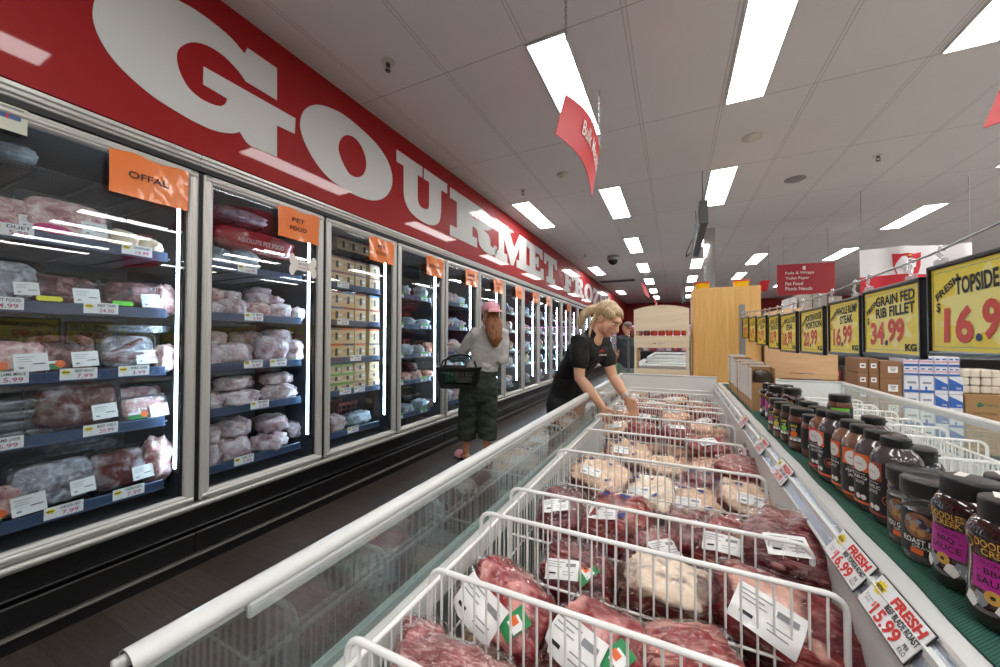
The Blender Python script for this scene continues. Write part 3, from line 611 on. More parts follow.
# bay 2: kraft cartons
for s, nr, h, stp in ((0, 2, .115, ('8d5a6a', '9c6f6a')), (1, 2, .125, ('a4483f', '4a78b5')), (2, 2, .125, ('e0652a', '5a5a5a'))):
    for r_ in range(nr):
        for i, u in enumerate((336, 347.5, 360, 374)):
            o = put('frozen_carton', carton_mesh(.125, h, .12, stp[(i+r_+s) % 2] if i != 2 else stp[0]), None, (XS-.135, yat(u+1, .14), shelf_top(SH[s])+.003+r_*(h+.003)), (0, 0, .03*((i*7+r_*3) % 5-2)))
            tag(o, f'kraft carton, {ORD[i]} from left, {"upper" if r_ else "lower"} row, {SHN[s]} shelf, second PET FOOD freezer', 'carton', 'kraft pet food cartons')
for r_ in range(3):
    for i, u in enumerate((336, 347.5, 360, 374)):
        o = put('frozen_carton', carton_mesh(.125, .072, .12, '7fb54a' if (i < 2) else 'c3a27a'), None, (XS-.135, yat(u+1, .14), shelf_top(SH[3])+.003+r_*.075), (0, 0, .04*((i*5+r_*2) % 5-2)))
        tag(o, f'flat kraft carton, {ORD[i]} from left, {("lowest", "middle", "upper")[r_]} row, fourth shelf, second PET FOOD freezer', 'carton', 'kraft pet food cartons')
for i, u in enumerate((342, 352, 363, 372)): tag(put('frozen_carton', carton_mesh(.125, .115, .12, '8d5a6a'), None, (XS-.18, yat(u, .2), 1.937)), f'dim kraft carton, {ORD[i]} from left, uppermost rack, second PET FOOD freezer', 'carton', 'kraft pet food cartons')
bag(2, 4, 339, 'white', .09, .085, .075, 2, desc='white bag with a green patch'); bag(2, 4, 362, 'clear', .08, .13, .06, 4, back=.06)
# bay 3
for s, L in {0: (('clear', 407, .06, .05, .06), ('clear', 424, .07, .09, .075)), 1: (('clear', 411, .08, .07, .05), ('clear', 426, .08, .08, .045)), 2: (('clear', 408, .08, .09, .06), ('clear', 421, .07, .07, .055), ('salmon', 432, .07, .06, .07)), 3: (('salmon', 406, .08, .07, .05), ('salmon', 418, .08, .09, .055), ('salmon', 431, .07, .07, .045), ('red', 413, .07, .09, .05)), 4: (('clear', 408, .09, .10, .05), ('clear', 424, .09, .11, .055), ('salmon', 434, .06, .06, .05))}.items():
    for i, (kd, u, a, b, c) in enumerate(L): bag(3, s, u, kd, a, b, c, i+s, (0, 0, .4*i), .03 if kd == 'red' else 0, .09 if kd == 'red' else 0)
cb = thing('black_basket', 'small black basket on the bottom shelf behind the SEAFOOD door', 'basket', (XS-.40, yat(413, .3), shelf_top(SH[4])+.02))
m_ = MB()
loft(m_, [[(x, y, z) for x, y in rrect(.18*q, .3*q, .03)] for q, z in ((.85, 0), (1, .13), (1.05, .13), (1.05, .115), (.97, .115), (.83, .01))], BLACKP, None, False); m_.build('tub', cb); MB().tube([(0, -.15, .13), (0, -.13, .2), (0, .13, .2), (0, .15, .13)], .008, BLACKP).build('handle', cb)
# far bays
kinds = ['clear', 'blue', 'mix', 'white', 'pink', 'blue', 'mix', 'cream']
rr = random.Random(11)
for k in list(range(4, 15)):
    for s in range(5):
        n_ = 4 if k < 8 else (3 if k < 10 else 2)
        for i in range(n_):
            kd = rr.choice(kinds); a, b, c = rr.choice(((.08, .075, .07), (.07, .08, .085), (.08, .085, .055)))
            o = put('frozen_bag', bag_mesh(kd, a, b, c, rr.randrange(3)), None, (XS-.19, Y0+k*W+.11+(i+.5)*.55/n_, shelf_top(SH[s])+.004), (0, 0, rr.uniform(-.4, .4)))
            if k <= 9: tag(o, f'frozen packet, {ORD[i]} from left, {SHN[s]} shelf, {BAYNAME[k]}', 'frozen pack', f'frozen packs in the {BAYNAME[k]}')
            else: tag(o, 'frozen packet in the far freezers past the woman in black', 'frozen pack', 'frozen packs in the far freezers')
# ---- tickets on the shelf rails
GREENTK = mat('green_ticket', '6cc04a', .5)
_tk = {}
def ticket(k, s, u, l1, l2, lb, grn=False, y=None):
    o = thing('price_ticket', lb, 'price ticket', (XS+SHX+.009, yat(u, .105) if y is None else y, SH[s]-.014), (0, 0, 0), f'shelf tickets in the {BAYNAME.get(k, "far freezers")}')
    if ('c', grn) not in _tk:
        m_ = MB(); m_.box((0, 0, 0), (.002, .115, .05), PAPER if not grn else PAPER)
        if not grn: m_.poly([(-.04+(.018 if i % 2 else .011)*math.cos(i*math.pi/8)*1., (.018 if i % 2 else .011)*.7*math.sin(i*math.pi/8)+.008) for i in range(16)], YELINK, T(.0012, 0, 0) @ FACE_PX); m_.quad(.022, .004, INK, T(.0018, -.04, .008) @ FACE_PX)
        else: m_.quad(.115, .022, GREENTK, T(.0012, 0, .012) @ FACE_PX); m_.quad(.05, .010, INK, T(.0012, 0, -.012) @ FACE_PX)
        _tk['c', grn] = m_.mesh('card')
    put('card', _tk['c', grn], o)
    if not grn:
        if (l1, l2) not in _tk:
            m_ = MB(); m_.text(l1, .062, .013, INK, T(.0014, .018, .013) @ FACE_PX, .015); m_.text(l2, .05, .018, MAGINK, T(.0014, .018, -.010) @ FACE_PX, .01); _tk[l1, l2] = m_.mesh('lettering')
        put('lettering', _tk[l1, l2], o)
for k, s, u, a, b in ((0, 0, 10, 'DUET', '5.99'), (0, 0, 137, 'CHICKEN FRAMES', '19.99'), (0, 1, 1, 'PET FOOD', '4.99'), (0, 1, 102, 'BEEF TRIPE', '24.00'), (0, 2, 8, 'LAMB MINCE', '5.99'), (0, 2, 81, 'BEEF HEART', '7.99'), (0, 2, 136, 'PORK LIVER', '3.99'), (0, 3, 4, 'LAMB LIVER', '6.99'), (0, 3, 104, 'BEEF TAILS', '20.99'), (0, 4, 69, 'CHICKEN FEET', '7.99'), (0, 4, 133, 'CHICKEN NECK', '7.99'),
    (1, 0, 248, 'DOG ROLL', '12.99'), (1, 1, 255, 'PET MINCE', '3.99'), (1, 2, 255, 'PET BONES', '2.99'), (1, 2, 280, 'BRISKET', '4.99'), (1, 3, 262, 'FRAMES', '2.99'), (1, 4, 247, 'NECKS', '3.99'), (2, 0, 344, 'DOG PATTY', '9.99'), (2, 1, 344, 'CAT PATTY', '8.99'), (2, 2, 357, 'ROO MINCE', '7.99'), (2, 3, 347, 'PET TREAT', '6.99'), (2, 3, 361, 'PET TREAT', '5.99'), (2, 4, 355, 'CHICKEN', '4.99')):
    ticket(k, s, u, a, b, f'white {b} {a} ticket, {SHN[s]} shelf rail, {BAYNAME[k]}')
for k in range(3, 9):
    for s in range(5):
        for i in range(2): ticket(k, s, 0, '', '', f'green ticket, {ORD[i]} on the {SHN[s]} shelf rail, {BAYNAME[k]}', True, Y0+k*W+(.17 if i == 0 else .56))
# ------------------------------------------------------------------ the island chest freezers (turned very slightly off the aisle)
CA = -R(.69); CH = RZ(CA); CHI = CH.inverted()
def cw(x, y, z): return CH @ Vector((x, y, z))
def onYc(u, v, Yc):                                   # point on the plane y = Yc of the freezer's own frame
    r = CHI @ ray(u, v); return CHI @ CAMP + r*(Yc/r.y)
def onXc(u, v, Xc):
    r = CHI @ ray(u, v); return CHI @ CAMP + r*(Xc/r.x)
def onZc(u, v, Z): return CHI @ onZ(u, v, Z)
CR = (0, 0, CA)
LINER = mat('chest_liner', 'dfe2df', .4, var=.03, vscale=4); LINER_SHADE = mat('shaded_liner', '93a5a3', .4, var=.04, vscale=4); GREYV = mat('grey_vinyl_trim', 'b9bcbd', .4)  # greenish shade on the white liner's sloped side is put into its colour
WIRE = mat('white_coated_wire', 'f1f1ee', .3, coat=.3)
CGLASS = glass_mat('chest_glass', (.90, .95, .93), 1.5, 0., 1.5)
CHAN = glass_mat('clear_price_channel', (.92, .94, .97), 1.3, .05, 1.45, .18, .2, 30, (.75, .8, .9)); CHANB = mat('channel_backing', 'c3c9d6', .3, coat=.5)
Y1C, Y2C = .19, 4.02; RZT = .85
def chest(name, lb, mir, xr, xi0, xi1):
    """xr: outer face of the rail; xi0..xi1 the well between rail side and ledge side"""
    c_ = thing(name, lb, 'freezer', (0, 0, 0), CR)
    s_ = -1 if not mir else 1; L = Y2C-Y1C+.10; yc = (Y1C-.1+Y2C)/2
    m_ = MB(); xo = xr-s_*.03
    m_.box(((xo+xi1)/2, yc, .11), (abs(xi1-xo)-.1, L-.06, .20), BASEM)
    m_.box(((xo+xi1)/2, yc, .24), (abs(xi1-xo)+.02, L, .10), LINER, bev=.01)
    m_.box((xo-s_*(-.005), yc, .45), (.05, L, .38), LINER, bev=.008)
    m_.build('cabinet', c_)
    m_ = MB()
    w0 = xr-s_*.035
    m_.add([(w0, Y1C-.1, .655), (w0, Y2C, .655), (xi0+s_*.012, Y2C, .30), (xi0+s_*.012, Y1C-.1, .30)], [(0, 1, 2, 3), (3, 2, 1, 0)], LINER_SHADE)
    m_.box((w0, yc, .650), (.014, L, .016), LINER_SHADE)
    m_.box((xi1-s_*.012, yc, .53), (.02, L, .52), LINER); m_.box(((w0+xi1)/2, Y2C+.02, .55), (abs(xi1-w0)+.04, .05, .58), LINER, bev=.004); m_.box(((w0+xi1)/2, Y1C-.1, .44), (abs(xi1-w0), .03, .42), LINER)
    m_.build('liner', c_)
    m_ = MB(); m_.box((w0, (Y1C+Y2C)/2, .738), (.010, Y2C-Y1C-.01, .168), CGLASS); m_.build('glass_panel', c_)
    m_ = MB(); prof = [(-s_*-.030*-1-.62*(-s_*-.030*-1-x) if 0 else s_*.030-.62*(s_*.030-x), .046-.56*(.046-z)) for x, z in [(.030*math.cos(a), .023+.023*math.sin(a)) for a in [R(q) for q in (-150, -180, -210, -235, -260, 80, 55, 30, 5, -20, -40)]]]; prof = [(-p[0]*s_*-1 if 0 else p[0], p[1]) for p in prof]
    loft(m_, [[(xr-s_*.03+x, y, RZT-.046+z) for x, z in prof] for y in (Y1C, Y2C+.03)], WHITE, cap0=False, cap1=True)
    loft(m_, [[(xr-s_*.03+x*.9, y, RZT-.044+z*.92) for x, z in prof] for y in (Y1C+.03, Y1C+.0)], BLACKP, cap0=True, cap1=False)
    m_.box((xr-s_*.018, (Y1C+Y2C)/2, RZT-.026), (.024, Y2C-Y1C-.02, .006), GREYV); m_.build('rail', c_)
    m_ = MB(); m_.box((xr-s_*.034, (Y1C+.11+Y2C)/2, RZT-.030), (.010, Y2C-Y1C-.13, .022), GREYV, bev=.003)
    for y in (Y1C+.02, Y1C+.045): m_.lathe([(.0, 0), (.008, .002), (.009, .03), (.004, .034)], ALU, 10, T(xr-s_*.018+.006*(1 if y > .22 else -1), y-.03, RZT-.014) @ S(.8, .8, 1) @ RX(-math.pi/2))
    m_.build('rail_bracket', c_)
    m_ = MB(); m_.box(((w0+xi1)/2, Y2C+.02, .842), (abs(xi1-w0)+.06, .055, .016), GREYV, bev=.004); m_.build('end_cap', c_)
    return c_
RXL, RXR = -.578, 1.245
chest('chest_freezer', 'white island chest freezer in front, filled with packed beef in wire bays', False, RXL, -.47, .288)
chest('chest_freezer', 'white island chest freezer on the far side of the bottle ledge', True, RXR, 1.17, .575)
# middle ledge
LZ = .80
lg = thing('display_ledge', 'white ledge between the two chest freezers carrying the bottles', 'ledge', (0, 0, 0), CR)
m_ = MB(); Lc = Y2C-Y1C+.25; yl = (Y2C+Y1C-.25)/2
m_.box((.43, yl, LZ-.015), (.246, Lc, .03), WHITE, bev=.004); m_.box((.432, yl, .40), (.26, Lc, .74), LINER); m_.build('top_board', lg)
m_ = MB()
ang = math.atan2(.040, .028)
def chan(x, z): return CH
m_.add([(.282, Y1C-.2, .755), (.282, Y2C, .755), (.309, Y2C, .797), (.309, Y1C-.2, .797)], [(0, 1, 2, 3), (3, 2, 1, 0)], CHANB)
m_.box((.281, yl, .753), (.010, Lc, .007), WHITE, bev=.002); m_.box((.310, yl, .799), (.008, Lc, .007), ALU, bev=.002); m_.build('price_channel', lg)
m_ = MB(); m_.add([(.279, Y1C-.2, .760), (.279, Y2C, .760), (.304, Y2C, .798), (.304, Y1C-.2, .798)], [(0, 3, 2, 1)], CHAN)
for i in range(9): m_.tube([(.2785, .45+i*.4, .76), (.3035, .45+i*.4, .798)], .0015, CHAN, 4)
m_.build('clear_cover', lg)
t = NT('green_woven_mat'); o_ = t.obj(); sx = t.n('ShaderNodeSeparateXYZ', {0: o_})
wv = t.math('MULTIPLY', t.math('SINE', t.math('MULTIPLY', sx.outputs[0], 1256)), t.math('SINE', t.math('MULTIPLY', sx.outputs[1], 1256)))
t.bsdf(Base_Color=t.mix(t.math('GREATER_THAN', wv, .1), hexc('0f3d33'), hexc('2a6e5c')), Roughness=.7, Normal=t.bump(wv, .6, .002))
mt = MB(); n = 40
V = [(x+.0022*math.sin(j*1.9) if x < .4 else x, .2+3.7*j/n, LZ+.0035) for j in range(n+1) for x in (.343, .54)]; mt.add(V, [(2*j, 2*j+1, 2*j+3, 2*j+2) for j in range(n)], t.m)
mt.add([(x, y, LZ+.0005) for x, y, z in V], [(2*j, 2*j+2, 2*j+3, 2*j+1) for j in range(n)], t.m); mt.add([V[0], V[1], (V[1][0], V[1][1], LZ+.0005), (V[0][0], V[0][1], LZ+.0005)], [(0, 3, 2, 1)], t.m)
tag(mt.build('shelf_mat', None, None, CR), 'dark green woven mat under the bottles', 'mat')
# ---- wire side panels and dividers
def side_panel(x, lb, z1=.685, y0=.2, y1=3.98):
    p_ = thing('wire_side_panel', lb, 'wire panel', (0, 0, 0), CR); m_ = MB()
    m_.tube([(x, y0, z1), (x, y1, z1)], .0055, WIRE, 8); m_.tube([(x, y0, z1-.15), (x, y1, z1-.15)], .003, WIRE, 5); m_.tube([(x, y0, .32), (x, y1, .32)], .0045, WIRE, 6); m_.build('frame', p_)
    m_ = MB(); n_ = int((y1-y0)/.026)
    for i in range(n_+1): y = y0+i*.026; m_.tube([(x+.004*(1 if x < 0 else -1), y, .32), (x+.004*(1 if x < 0 else -1), y, z1)], .0023, WIRE, 4)
    m_.build('wires', p_)
side_panel(-.47, 'long white wire panel along the rail side of the front freezer'); side_panel(1.17, 'long white wire panel along the far rail of the second freezer', .70)
_dv = {}
def divider(x0, x1, y, z1, lb, grp, lean=0., zb=.33):
    w = x1-x0; k = (round(w, 3), round(z1, 3))
    if k not in _dv:
        h = z1-zb; r_ = .028; a = MB()
        pts = [(0, 0, 0), (0, 0, h-r_)]+[(r_-r_*math.cos(R(q)), 0, h-r_+r_*math.sin(R(q))) for q in (22, 45, 68, 90)]+[(w-r_+r_*math.sin(R(q)), 0, h-r_+r_*math.cos(R(q))) for q in (0, 22, 45, 68)]+[(w, 0, h-r_), (w, 0, 0)]
        a.tube(pts, .0056, WIRE, 8); a.tube([(0, .004, h-.145), (w, .004, h-.145)], .0032, WIRE, 6); a.tube([(0, .004, h-.285), (w, .004, h-.285)], .0032, WIRE, 6); a.tube([(0, 0, 0), (w, 0, 0)], .0045, WIRE, 6)
        b = MB(); n_ = round(w/.0262)
        for i in range(1, n_): b.tube([(w*i/n_, 0, 0), (w*i/n_, 0, h)], .0025, WIRE, 5)
        _dv[k] = (a.mesh('frame'), b.mesh('wires'))
    p = cw(x0, y, zb); d_ = thing('wire_divider', lb, 'wire divider', p, (lean, 0, CA), grp)
    put('frame', _dv[k][0], d_); put('wires', _dv[k][1], d_)
DVY = [(.215, .70), (.423, .732), (.64, .719), (.858, .745), (1.049, .740), (1.537, .729), (1.995, .718), (2.342, .735), (2.76, .725), (2.95, .725), (3.19, .725), (3.62, .725), (3.88, .725)]
for i, (y, z) in enumerate(DVY):
    lb = 'white wire divider below the bottom edge of the picture' if i == 0 else f'white wire divider across the front freezer, {ORD[i-1]} from the viewer'
    divider(-.475, .262, y, z, lb, 'wire dividers in the front freezer')
for i, y in enumerate((1.0, 1.45, 1.95, 2.33, 2.59, 2.80, 3.05, 3.30, 3.52)):
    divider(.585, 1.175, y, .765, f'white wire divider across the second freezer, {ORD[i]} from the viewer', 'wire dividers in the second freezer', zb=.45)
tag(MB().box((.87, 2.0, .46), (.58, 3.6, .02), LINER, bev=.004).build('freezer_shelf_board', None, None, CR), 'white base board under the wire dividers of the second freezer', 'board')
# ------------------------------------------------------------------ packed meat
from mathutils.bvhtree import BVHTree
def meat_mat(name, lean, dark, fat, cover, marb=.5, sc=18, fz=.1):
    """lean/dark muscle colours, marbling amount, and a fat cap lying over the +Z side (cover: how far down it reaches)"""
    t = NT(name); v = t.shifted(); o_ = t.obj()
    n1 = t.noise(v, sc, 5, .62, 1.4); mus = t.mix(t.ramp(n1, [(.35, (0, 0, 0)), (.65, (1, 1, 1))]), hexc(dark), hexc(lean))
    fib = t.noise(t.n('ShaderNodeMapping', {0: v, 'Scale': (.6, 3.2, 2.4)}).outputs[0], sc*1.3, 6, .65, 2.2)
    mus = t.mix(t.math('MULTIPLY', t.ramp(fib, [(.49, (0, 0, 0)), (.61, (1, 1, 1))]), marb), mus, hexc(fat))
    z = t.n('ShaderNodeSeparateXYZ', {0: o_}).outputs[2]
    edge = t.math('ADD', t.math('MULTIPLY', z, 9), t.math('MULTIPLY', t.math('SUBTRACT', t.noise(v, 9, 3), .5), 1.1))
    cap = t.ramp(t.math('SUBTRACT', edge, cover), [(.0, (0, 0, 0)), (.12, (1, 1, 1))])
    fatc = t.mix(t.noise(v, 14, 4), hexc(fat), tuple(min(1, x*1.18) for x in hexc(fat)))
    fatc = t.mix(t.math('MULTIPLY', t.ramp(t.noise(v, 7, 4, .6, 1), [(.55, (0, 0, 0)), (.7, (1, 1, 1))]), fz), fatc, hexc(lean))
    wr = t.noise(t.n('ShaderNodeMapping', {0: v, 'Scale': (1, 2, 1)}).outputs[0], 26, 4, .6, 2)
    b = t.bsdf(Base_Color=t.mix(cap, mus, fatc), Roughness=.32, Normal=t.bump(wr, .28, .012)); b.inputs['Coat Weight'].default_value = .3; b.inputs['Coat Roughness'].default_value = .1; b.inputs['Specular IOR Level'].default_value = .3
    return t.m
M_STEAK = meat_mat('beef_steak', 'a01822', '640b14', 'e0a09a', .33, .4, 14, .4)
M_DARK = meat_mat('dark_beef', '74121b', '2a040a', 'cf9890', 3., .55, 13)
M_RED = meat_mat('red_beef', '9c2c30', '520d15', 'e0a898', 3., .65, 12)
M_CAP = meat_mat('fat_cap_beef', '6f1f22', '3c0a0f', 'e2c0a0', .20, .5, 14, .35)
M_CREAM = meat_mat('cream_fat_beef', '6a201e', '360a0a', 'ead8c0', .34, .4, 12, .15)
M_PALE = meat_mat('pale_frozen_beef', 'a65f61', '6f3036', 'dbbab2', 3., .8, 20)
M_TAN = meat_mat('tan_beef', 'a3583f', '6e2a24', 'dcae8e', .06, .5, 13, .45)
M_ROAST = meat_mat('beef_roast', '8f2a2e', '4d0d14', 'd9a898', .40, .35, 10, .3)
MEATS = {'roast': (M_ROAST, 'red roast'), 'steak': (M_STEAK, 'bright red steak pack'), 'dark': (M_DARK, 'dark red beef pack'), 'red': (M_RED, 'marbled red beef pack'), 'cap': (M_CAP, 'beef pack with tan fat cap'), 'cream': (M_CREAM, 'cream-fat beef pack'), 'pale': (M_PALE, 'pale frozen beef pack'), 'tan': (M_TAN, 'tan-pink beef pack')}
SHEET = glass_mat('vacuum_film', (.985, .985, .99), 1.05, .05, 1.4, .0, .75, 30, (.8, .82, .85))
BLUEST = mat('blue_stamp', '29357f', .5)
def drape(mb, bvh, cx, cy, ang, w, h, m, off=.002, nx=8, ny=6, D=None):
    D = D or Matrix(); ca, sa = math.cos(ang), math.sin(ang); V = []; last = None
    for j in range(ny+1):
        for i in range(nx+1):
            x, y = w*(i/nx-.5), h*(j/ny-.5); q = Vector((cx+x*ca-y*sa, cy+x*sa+y*ca, 1.0))
            hit = bvh.ray_cast(D @ q, (D.to_3x3() @ Vector((0, 0, -1))).normalized())
            if hit[0] is None: P = last or D @ Vector((q.x, q.y, 0))
            else: P = hit[0]+(D.to_3x3() @ Vector((0, 0, 1))).normalized()*off
            last = P; V.append(P)
    mb.add(V, [(j*(nx+1)+i, j*(nx+1)+i+1, (j+1)*(nx+1)+i+1, (j+1)*(nx+1)+i) for j in range(ny) for i in range(nx)], m, None, True)
_mp = {}
def meat_parts(kind, a, b, c, sd, lab=1, st=0, tray=False, taper=0.):
    """parts of one pack lying flat, z up; label slots on its top"""
    k = (kind, a, b, c, sd, lab, st, tray, taper)
    if k in _mp: return _mp[k]
    m = MEATS[kind][0]; V, F = blob(a, b, c, .66, .24, 1.9, sd, 44, 26)
    tp = lambda L: [(x, y*(1-taper*max(0, x/a)), z*(1-taper*.8*max(0, x/a))) for x, y, z in L]
    V = tp(V); P = [('meat', MB().add(V, F, m, None, True).mesh('meat'))]
    V2, F2 = blob(a*1.13, b*1.12, c*1.06, .60, .14, 2.3, sd+.3, 30, 18); V2 = tp(V2)
    P.append(('film', MB().add(V2, F2, SHEET, None, True).mesh('film')))
    bv = BVHTree.FromPolygons([Vector(p) for p in V2], F2); 
    if tray:
        q = MB(); loft(q, [[(x, y, z) for x, y in rrect(2*a*g, 2*b*g, .03)] for g, z in ((.92, -c*1.02), (1.0, -c*.5), (1.06, -c*.38), (1.06, -c*.33), (.96, -c*.5), (.86, -c*.9))], TRAYB, None, cap1=True); P.append(('tray', q.mesh('tray')))
    if lab:
        q = MB(); w, h = (.085, .05) if lab == 1 else (.115, .075); x, y, an = ((-.15*a, -.1*b, .25) if lab == 1 else (-.38*a, -.18*b, -.15))
        D = RX(.45); drape(q, bv, x, y, an, w, h, PAPER, .0085, D=D)
        ca, sa = math.cos(an), math.sin(an)
        for dx, dy, ww, hh, mm in ((-.2, .34, .5, .035, GREYINK), (-.25, .22, .36, .03, GREYINK), (-.22, .10, .42, .03, GREYINK), (.26, .22, .30, .16, GREYINK), (-.26, -.22, .20, .09, INK), (.2, -.12, .36, .03, GREYINK), (.2, -.26, .30, .03, GREYINK)):
            drape(q, bv, x+(dx*w*ca-dy*h*sa), y+(dx*w*sa+dy*h*ca), an, ww*w, hh*h, mm, .0098, 4, 2, D)
        P.append(('label', q.mesh('label')))
    if st == 1:
        q = MB(); drape(q, bv, .45*a, -.25*b, 1.1, .06, .038, GREENST, .004); drape(q, bv, .45*a+.004, -.25*b, 1.1, .026, .026, PAPER, .005, 3, 3); drape(q, bv, .45*a-.002, -.25*b+.004, 1.1, .014, .016, ORGST, .006, 3, 3); P.append(('sticker', q.mesh('sticker')))
    if st == 2:
        for x, y, an in ((-.55, .35, .4), (.45, -.35, 1.0), (.1, .5, 0)):
            q = MB(); V3 = []; n_ = 10; ctr = bv.ray_cast(Vector((x*a, y*b, 1)), Vector((0, 0, -1)))
            if ctr[0] is None: continue
            for i in range(n_):
                px, py = .016*math.cos(2*math.pi*i/n_), .008*math.sin(2*math.pi*i/n_); hq = bv.ray_cast(Vector((x*a+px*math.cos(an)-py*math.sin(an), y*b+px*math.sin(an)+py*math.cos(an), 1)), Vector((0, 0, -1)))
                V3.append((hq[0] if hq[0] else ctr[0])+Vector((0, 0, .003)))
            q.add(V3, [list(range(n_))], BLUEST); P.append(('stamp', q.mesh('stamp')))
    if st == 3: q = MB(); drape(q, bv, .35*a, .2*b, .6, .035, .025, YELST, .004, 3, 3); P.append(('sticker', q.mesh('sticker')))
    _mp[k] = P; return P
def pack(u, v, y, kind, a, b, c, sd, rot, lb, lab=1, st=0, tray=False, taper=0., grp='packed beef in the front freezer'):
    p = CH @ onYc(u, v, y)
    o = thing('meat_pack', lb, 'meat pack', p, (rot[0], rot[1], rot[2]+CA), grp)
    for nm, me in meat_parts(kind, a, b, c, sd, lab, st, tray, taper): put(nm, me, o)
    return o
# nearest bays
pack(452, 690, .53, 'pale', .105, .06, .042, 1, (.15, -.1, .1), 'pale frozen beef roll at the bottom edge of the picture', 0)
pack(418, 656, .56, 'pale', .045, .055, .04, 2, (.3, .3, .5), 'brown meat in a loose clear bag against the wire side panel', 0)
pack(506, 606, .745, 'steak', .098, .072, .042, 3, (.75, .25, -.12), 'bright red steak pack leaning on the wire corner with large white label', 2, 1)
pack(603, 650, .735, 'steak', .095, .07, .04, 4, (.5, .0, -.25), 'bright red steak pack with green sticker in the middle of the second bay', 2, 1)
pack(690, 668, .74, 'red', .08, .07, .035, 9, (.2, 0, .3), 'red beef piece low between wire dividers at the bottom edge', 0)
pack(576, 577, .955, 'dark', .092, .075, .052, 5, (.35, 0, -.15), 'dark red beef pack behind the bright steak packs with white label', 1, 1)
pack(667, 592, .945, 'cream', .100, .075, .058, 6, (.05, 0, -.1), 'cream-topped dark roast in black tray in the third bay', 0, 0, True)
pack(800, 632, .93, 'roast', .150, .075, .058, 7, (.45, .16, -.22), 'long red roast tapering towards the price rail in black tray', 2, 0, True, .35)
pack(705, 645, .97, 'tan', .075, .07, .045, 8, (.3, 0, .5), 'pink-tan beef piece low beside the cream-topped roast', 0)
pack(561, 516, 1.22, 'dark', .075, .11, .065, 11, (.2, 0, .2), 'dark lumpy beef pack at the left of the fourth bay', 1)
pack(618, 524, 1.17, 'red', .088, .10, .065, 12, (.3, 0, -.3), 'pinkish beef pack with blue-black patch and small label', 1, 2)
pack(657, 553, 1.12, 'pale', .06, .07, .04, 13, (.3, .2, .6), 'brownish meat in a crumpled clear bag between red packs', 1)
pack(690, 540, 1.2, 'dark', .06, .09, .06, 14, (.2, 0, 0), 'dark red piece behind the crumpled clear bag', 0)
pack(733, 553, 1.16, 'red', .075, .09, .06, 15, (.4, .1, -.4), 'red beef pack with yellow sticker beside the label pack', 1, 3)
pack(788, 553, 1.13, 'dark', .095, .10, .065, 16, (.4, .1, -.1), 'dark red beef pack with white label next to the price rail', 1)
pack(600, 480, 1.72, 'cap', .135, .11, .055, 21, (.3, .22, -.35), 'tan fat-capped slab with blue stamps at the left of the fifth bay', 1, 2)
pack(649, 499, 1.64, 'cream', .105, .10, .060, 22, (.4, 0, -.3), 'cream fat-capped pack with two blue stamps in the middle', 1, 2)
pack(696, 510, 1.62, 'cap', .105, .085, .055, 23, (.4, .1, -.25), 'tan fat-capped pack right of the cream one, white label', 1, 2)
pack(757, 510, 1.64, 'cap', .13, .085, .055, 24, (.3, .2, -.3), 'tan fat-capped pack ending under the price rail', 1, 2)
pack(706, 487, 1.88, 'dark', .10, .07, .05, 25, (.2, 0, -.1), 'dark red pack behind the tan fat caps', 0, 2)
pack(752, 478, 1.9, 'red', .14, .085, .06, 26, (.3, .12, -.2), 'large brown-red pack bulging past the fifth divider', 0)
pack(628, 455, 2.17, 'cap', .12, .09, .05, 31, (.4, .15, -.3), 'pink and tan slab with label left of centre in the sixth bay', 1, 2)
pack(664, 470, 2.1, 'cap', .11, .09, .045, 32, (.3, 0, .3), 'tan-edged pack in the middle of the sixth bay', 0)
pack(716, 474, 2.08, 'tan', .12, .09, .05, 33, (.2, 0, -.2), 'pink-tan flat pack in the sixth bay behind the brown-red pack', 0)
pack(760, 459, 2.12, 'dark', .09, .10, .05, 34, (.2, 0, -.3), 'dark red pack beside the wall of the sixth bay', 0)
pack(708, 448, 2.25, 'red', .10, .08, .055, 35, (.3, 0, .2), 'marbled red pack with label in the sixth bay', 1)
rr = random.Random(5)
PLACE = ['left of centre', 'at centre', 'right of centre', 'near the price rail', 'by the wire side panel']
BAYC = [(0.53, 'first'), (.75, 'second'), (.95, 'third'), (1.29, 'fourth'), (1.77, 'fifth'), (2.17, 'sixth'), (2.55, 'seventh'), (2.86, 'eighth'), (3.07, 'ninth'), (3.4, 'tenth'), (3.75, 'eleventh'), (3.95, 'twelfth')]
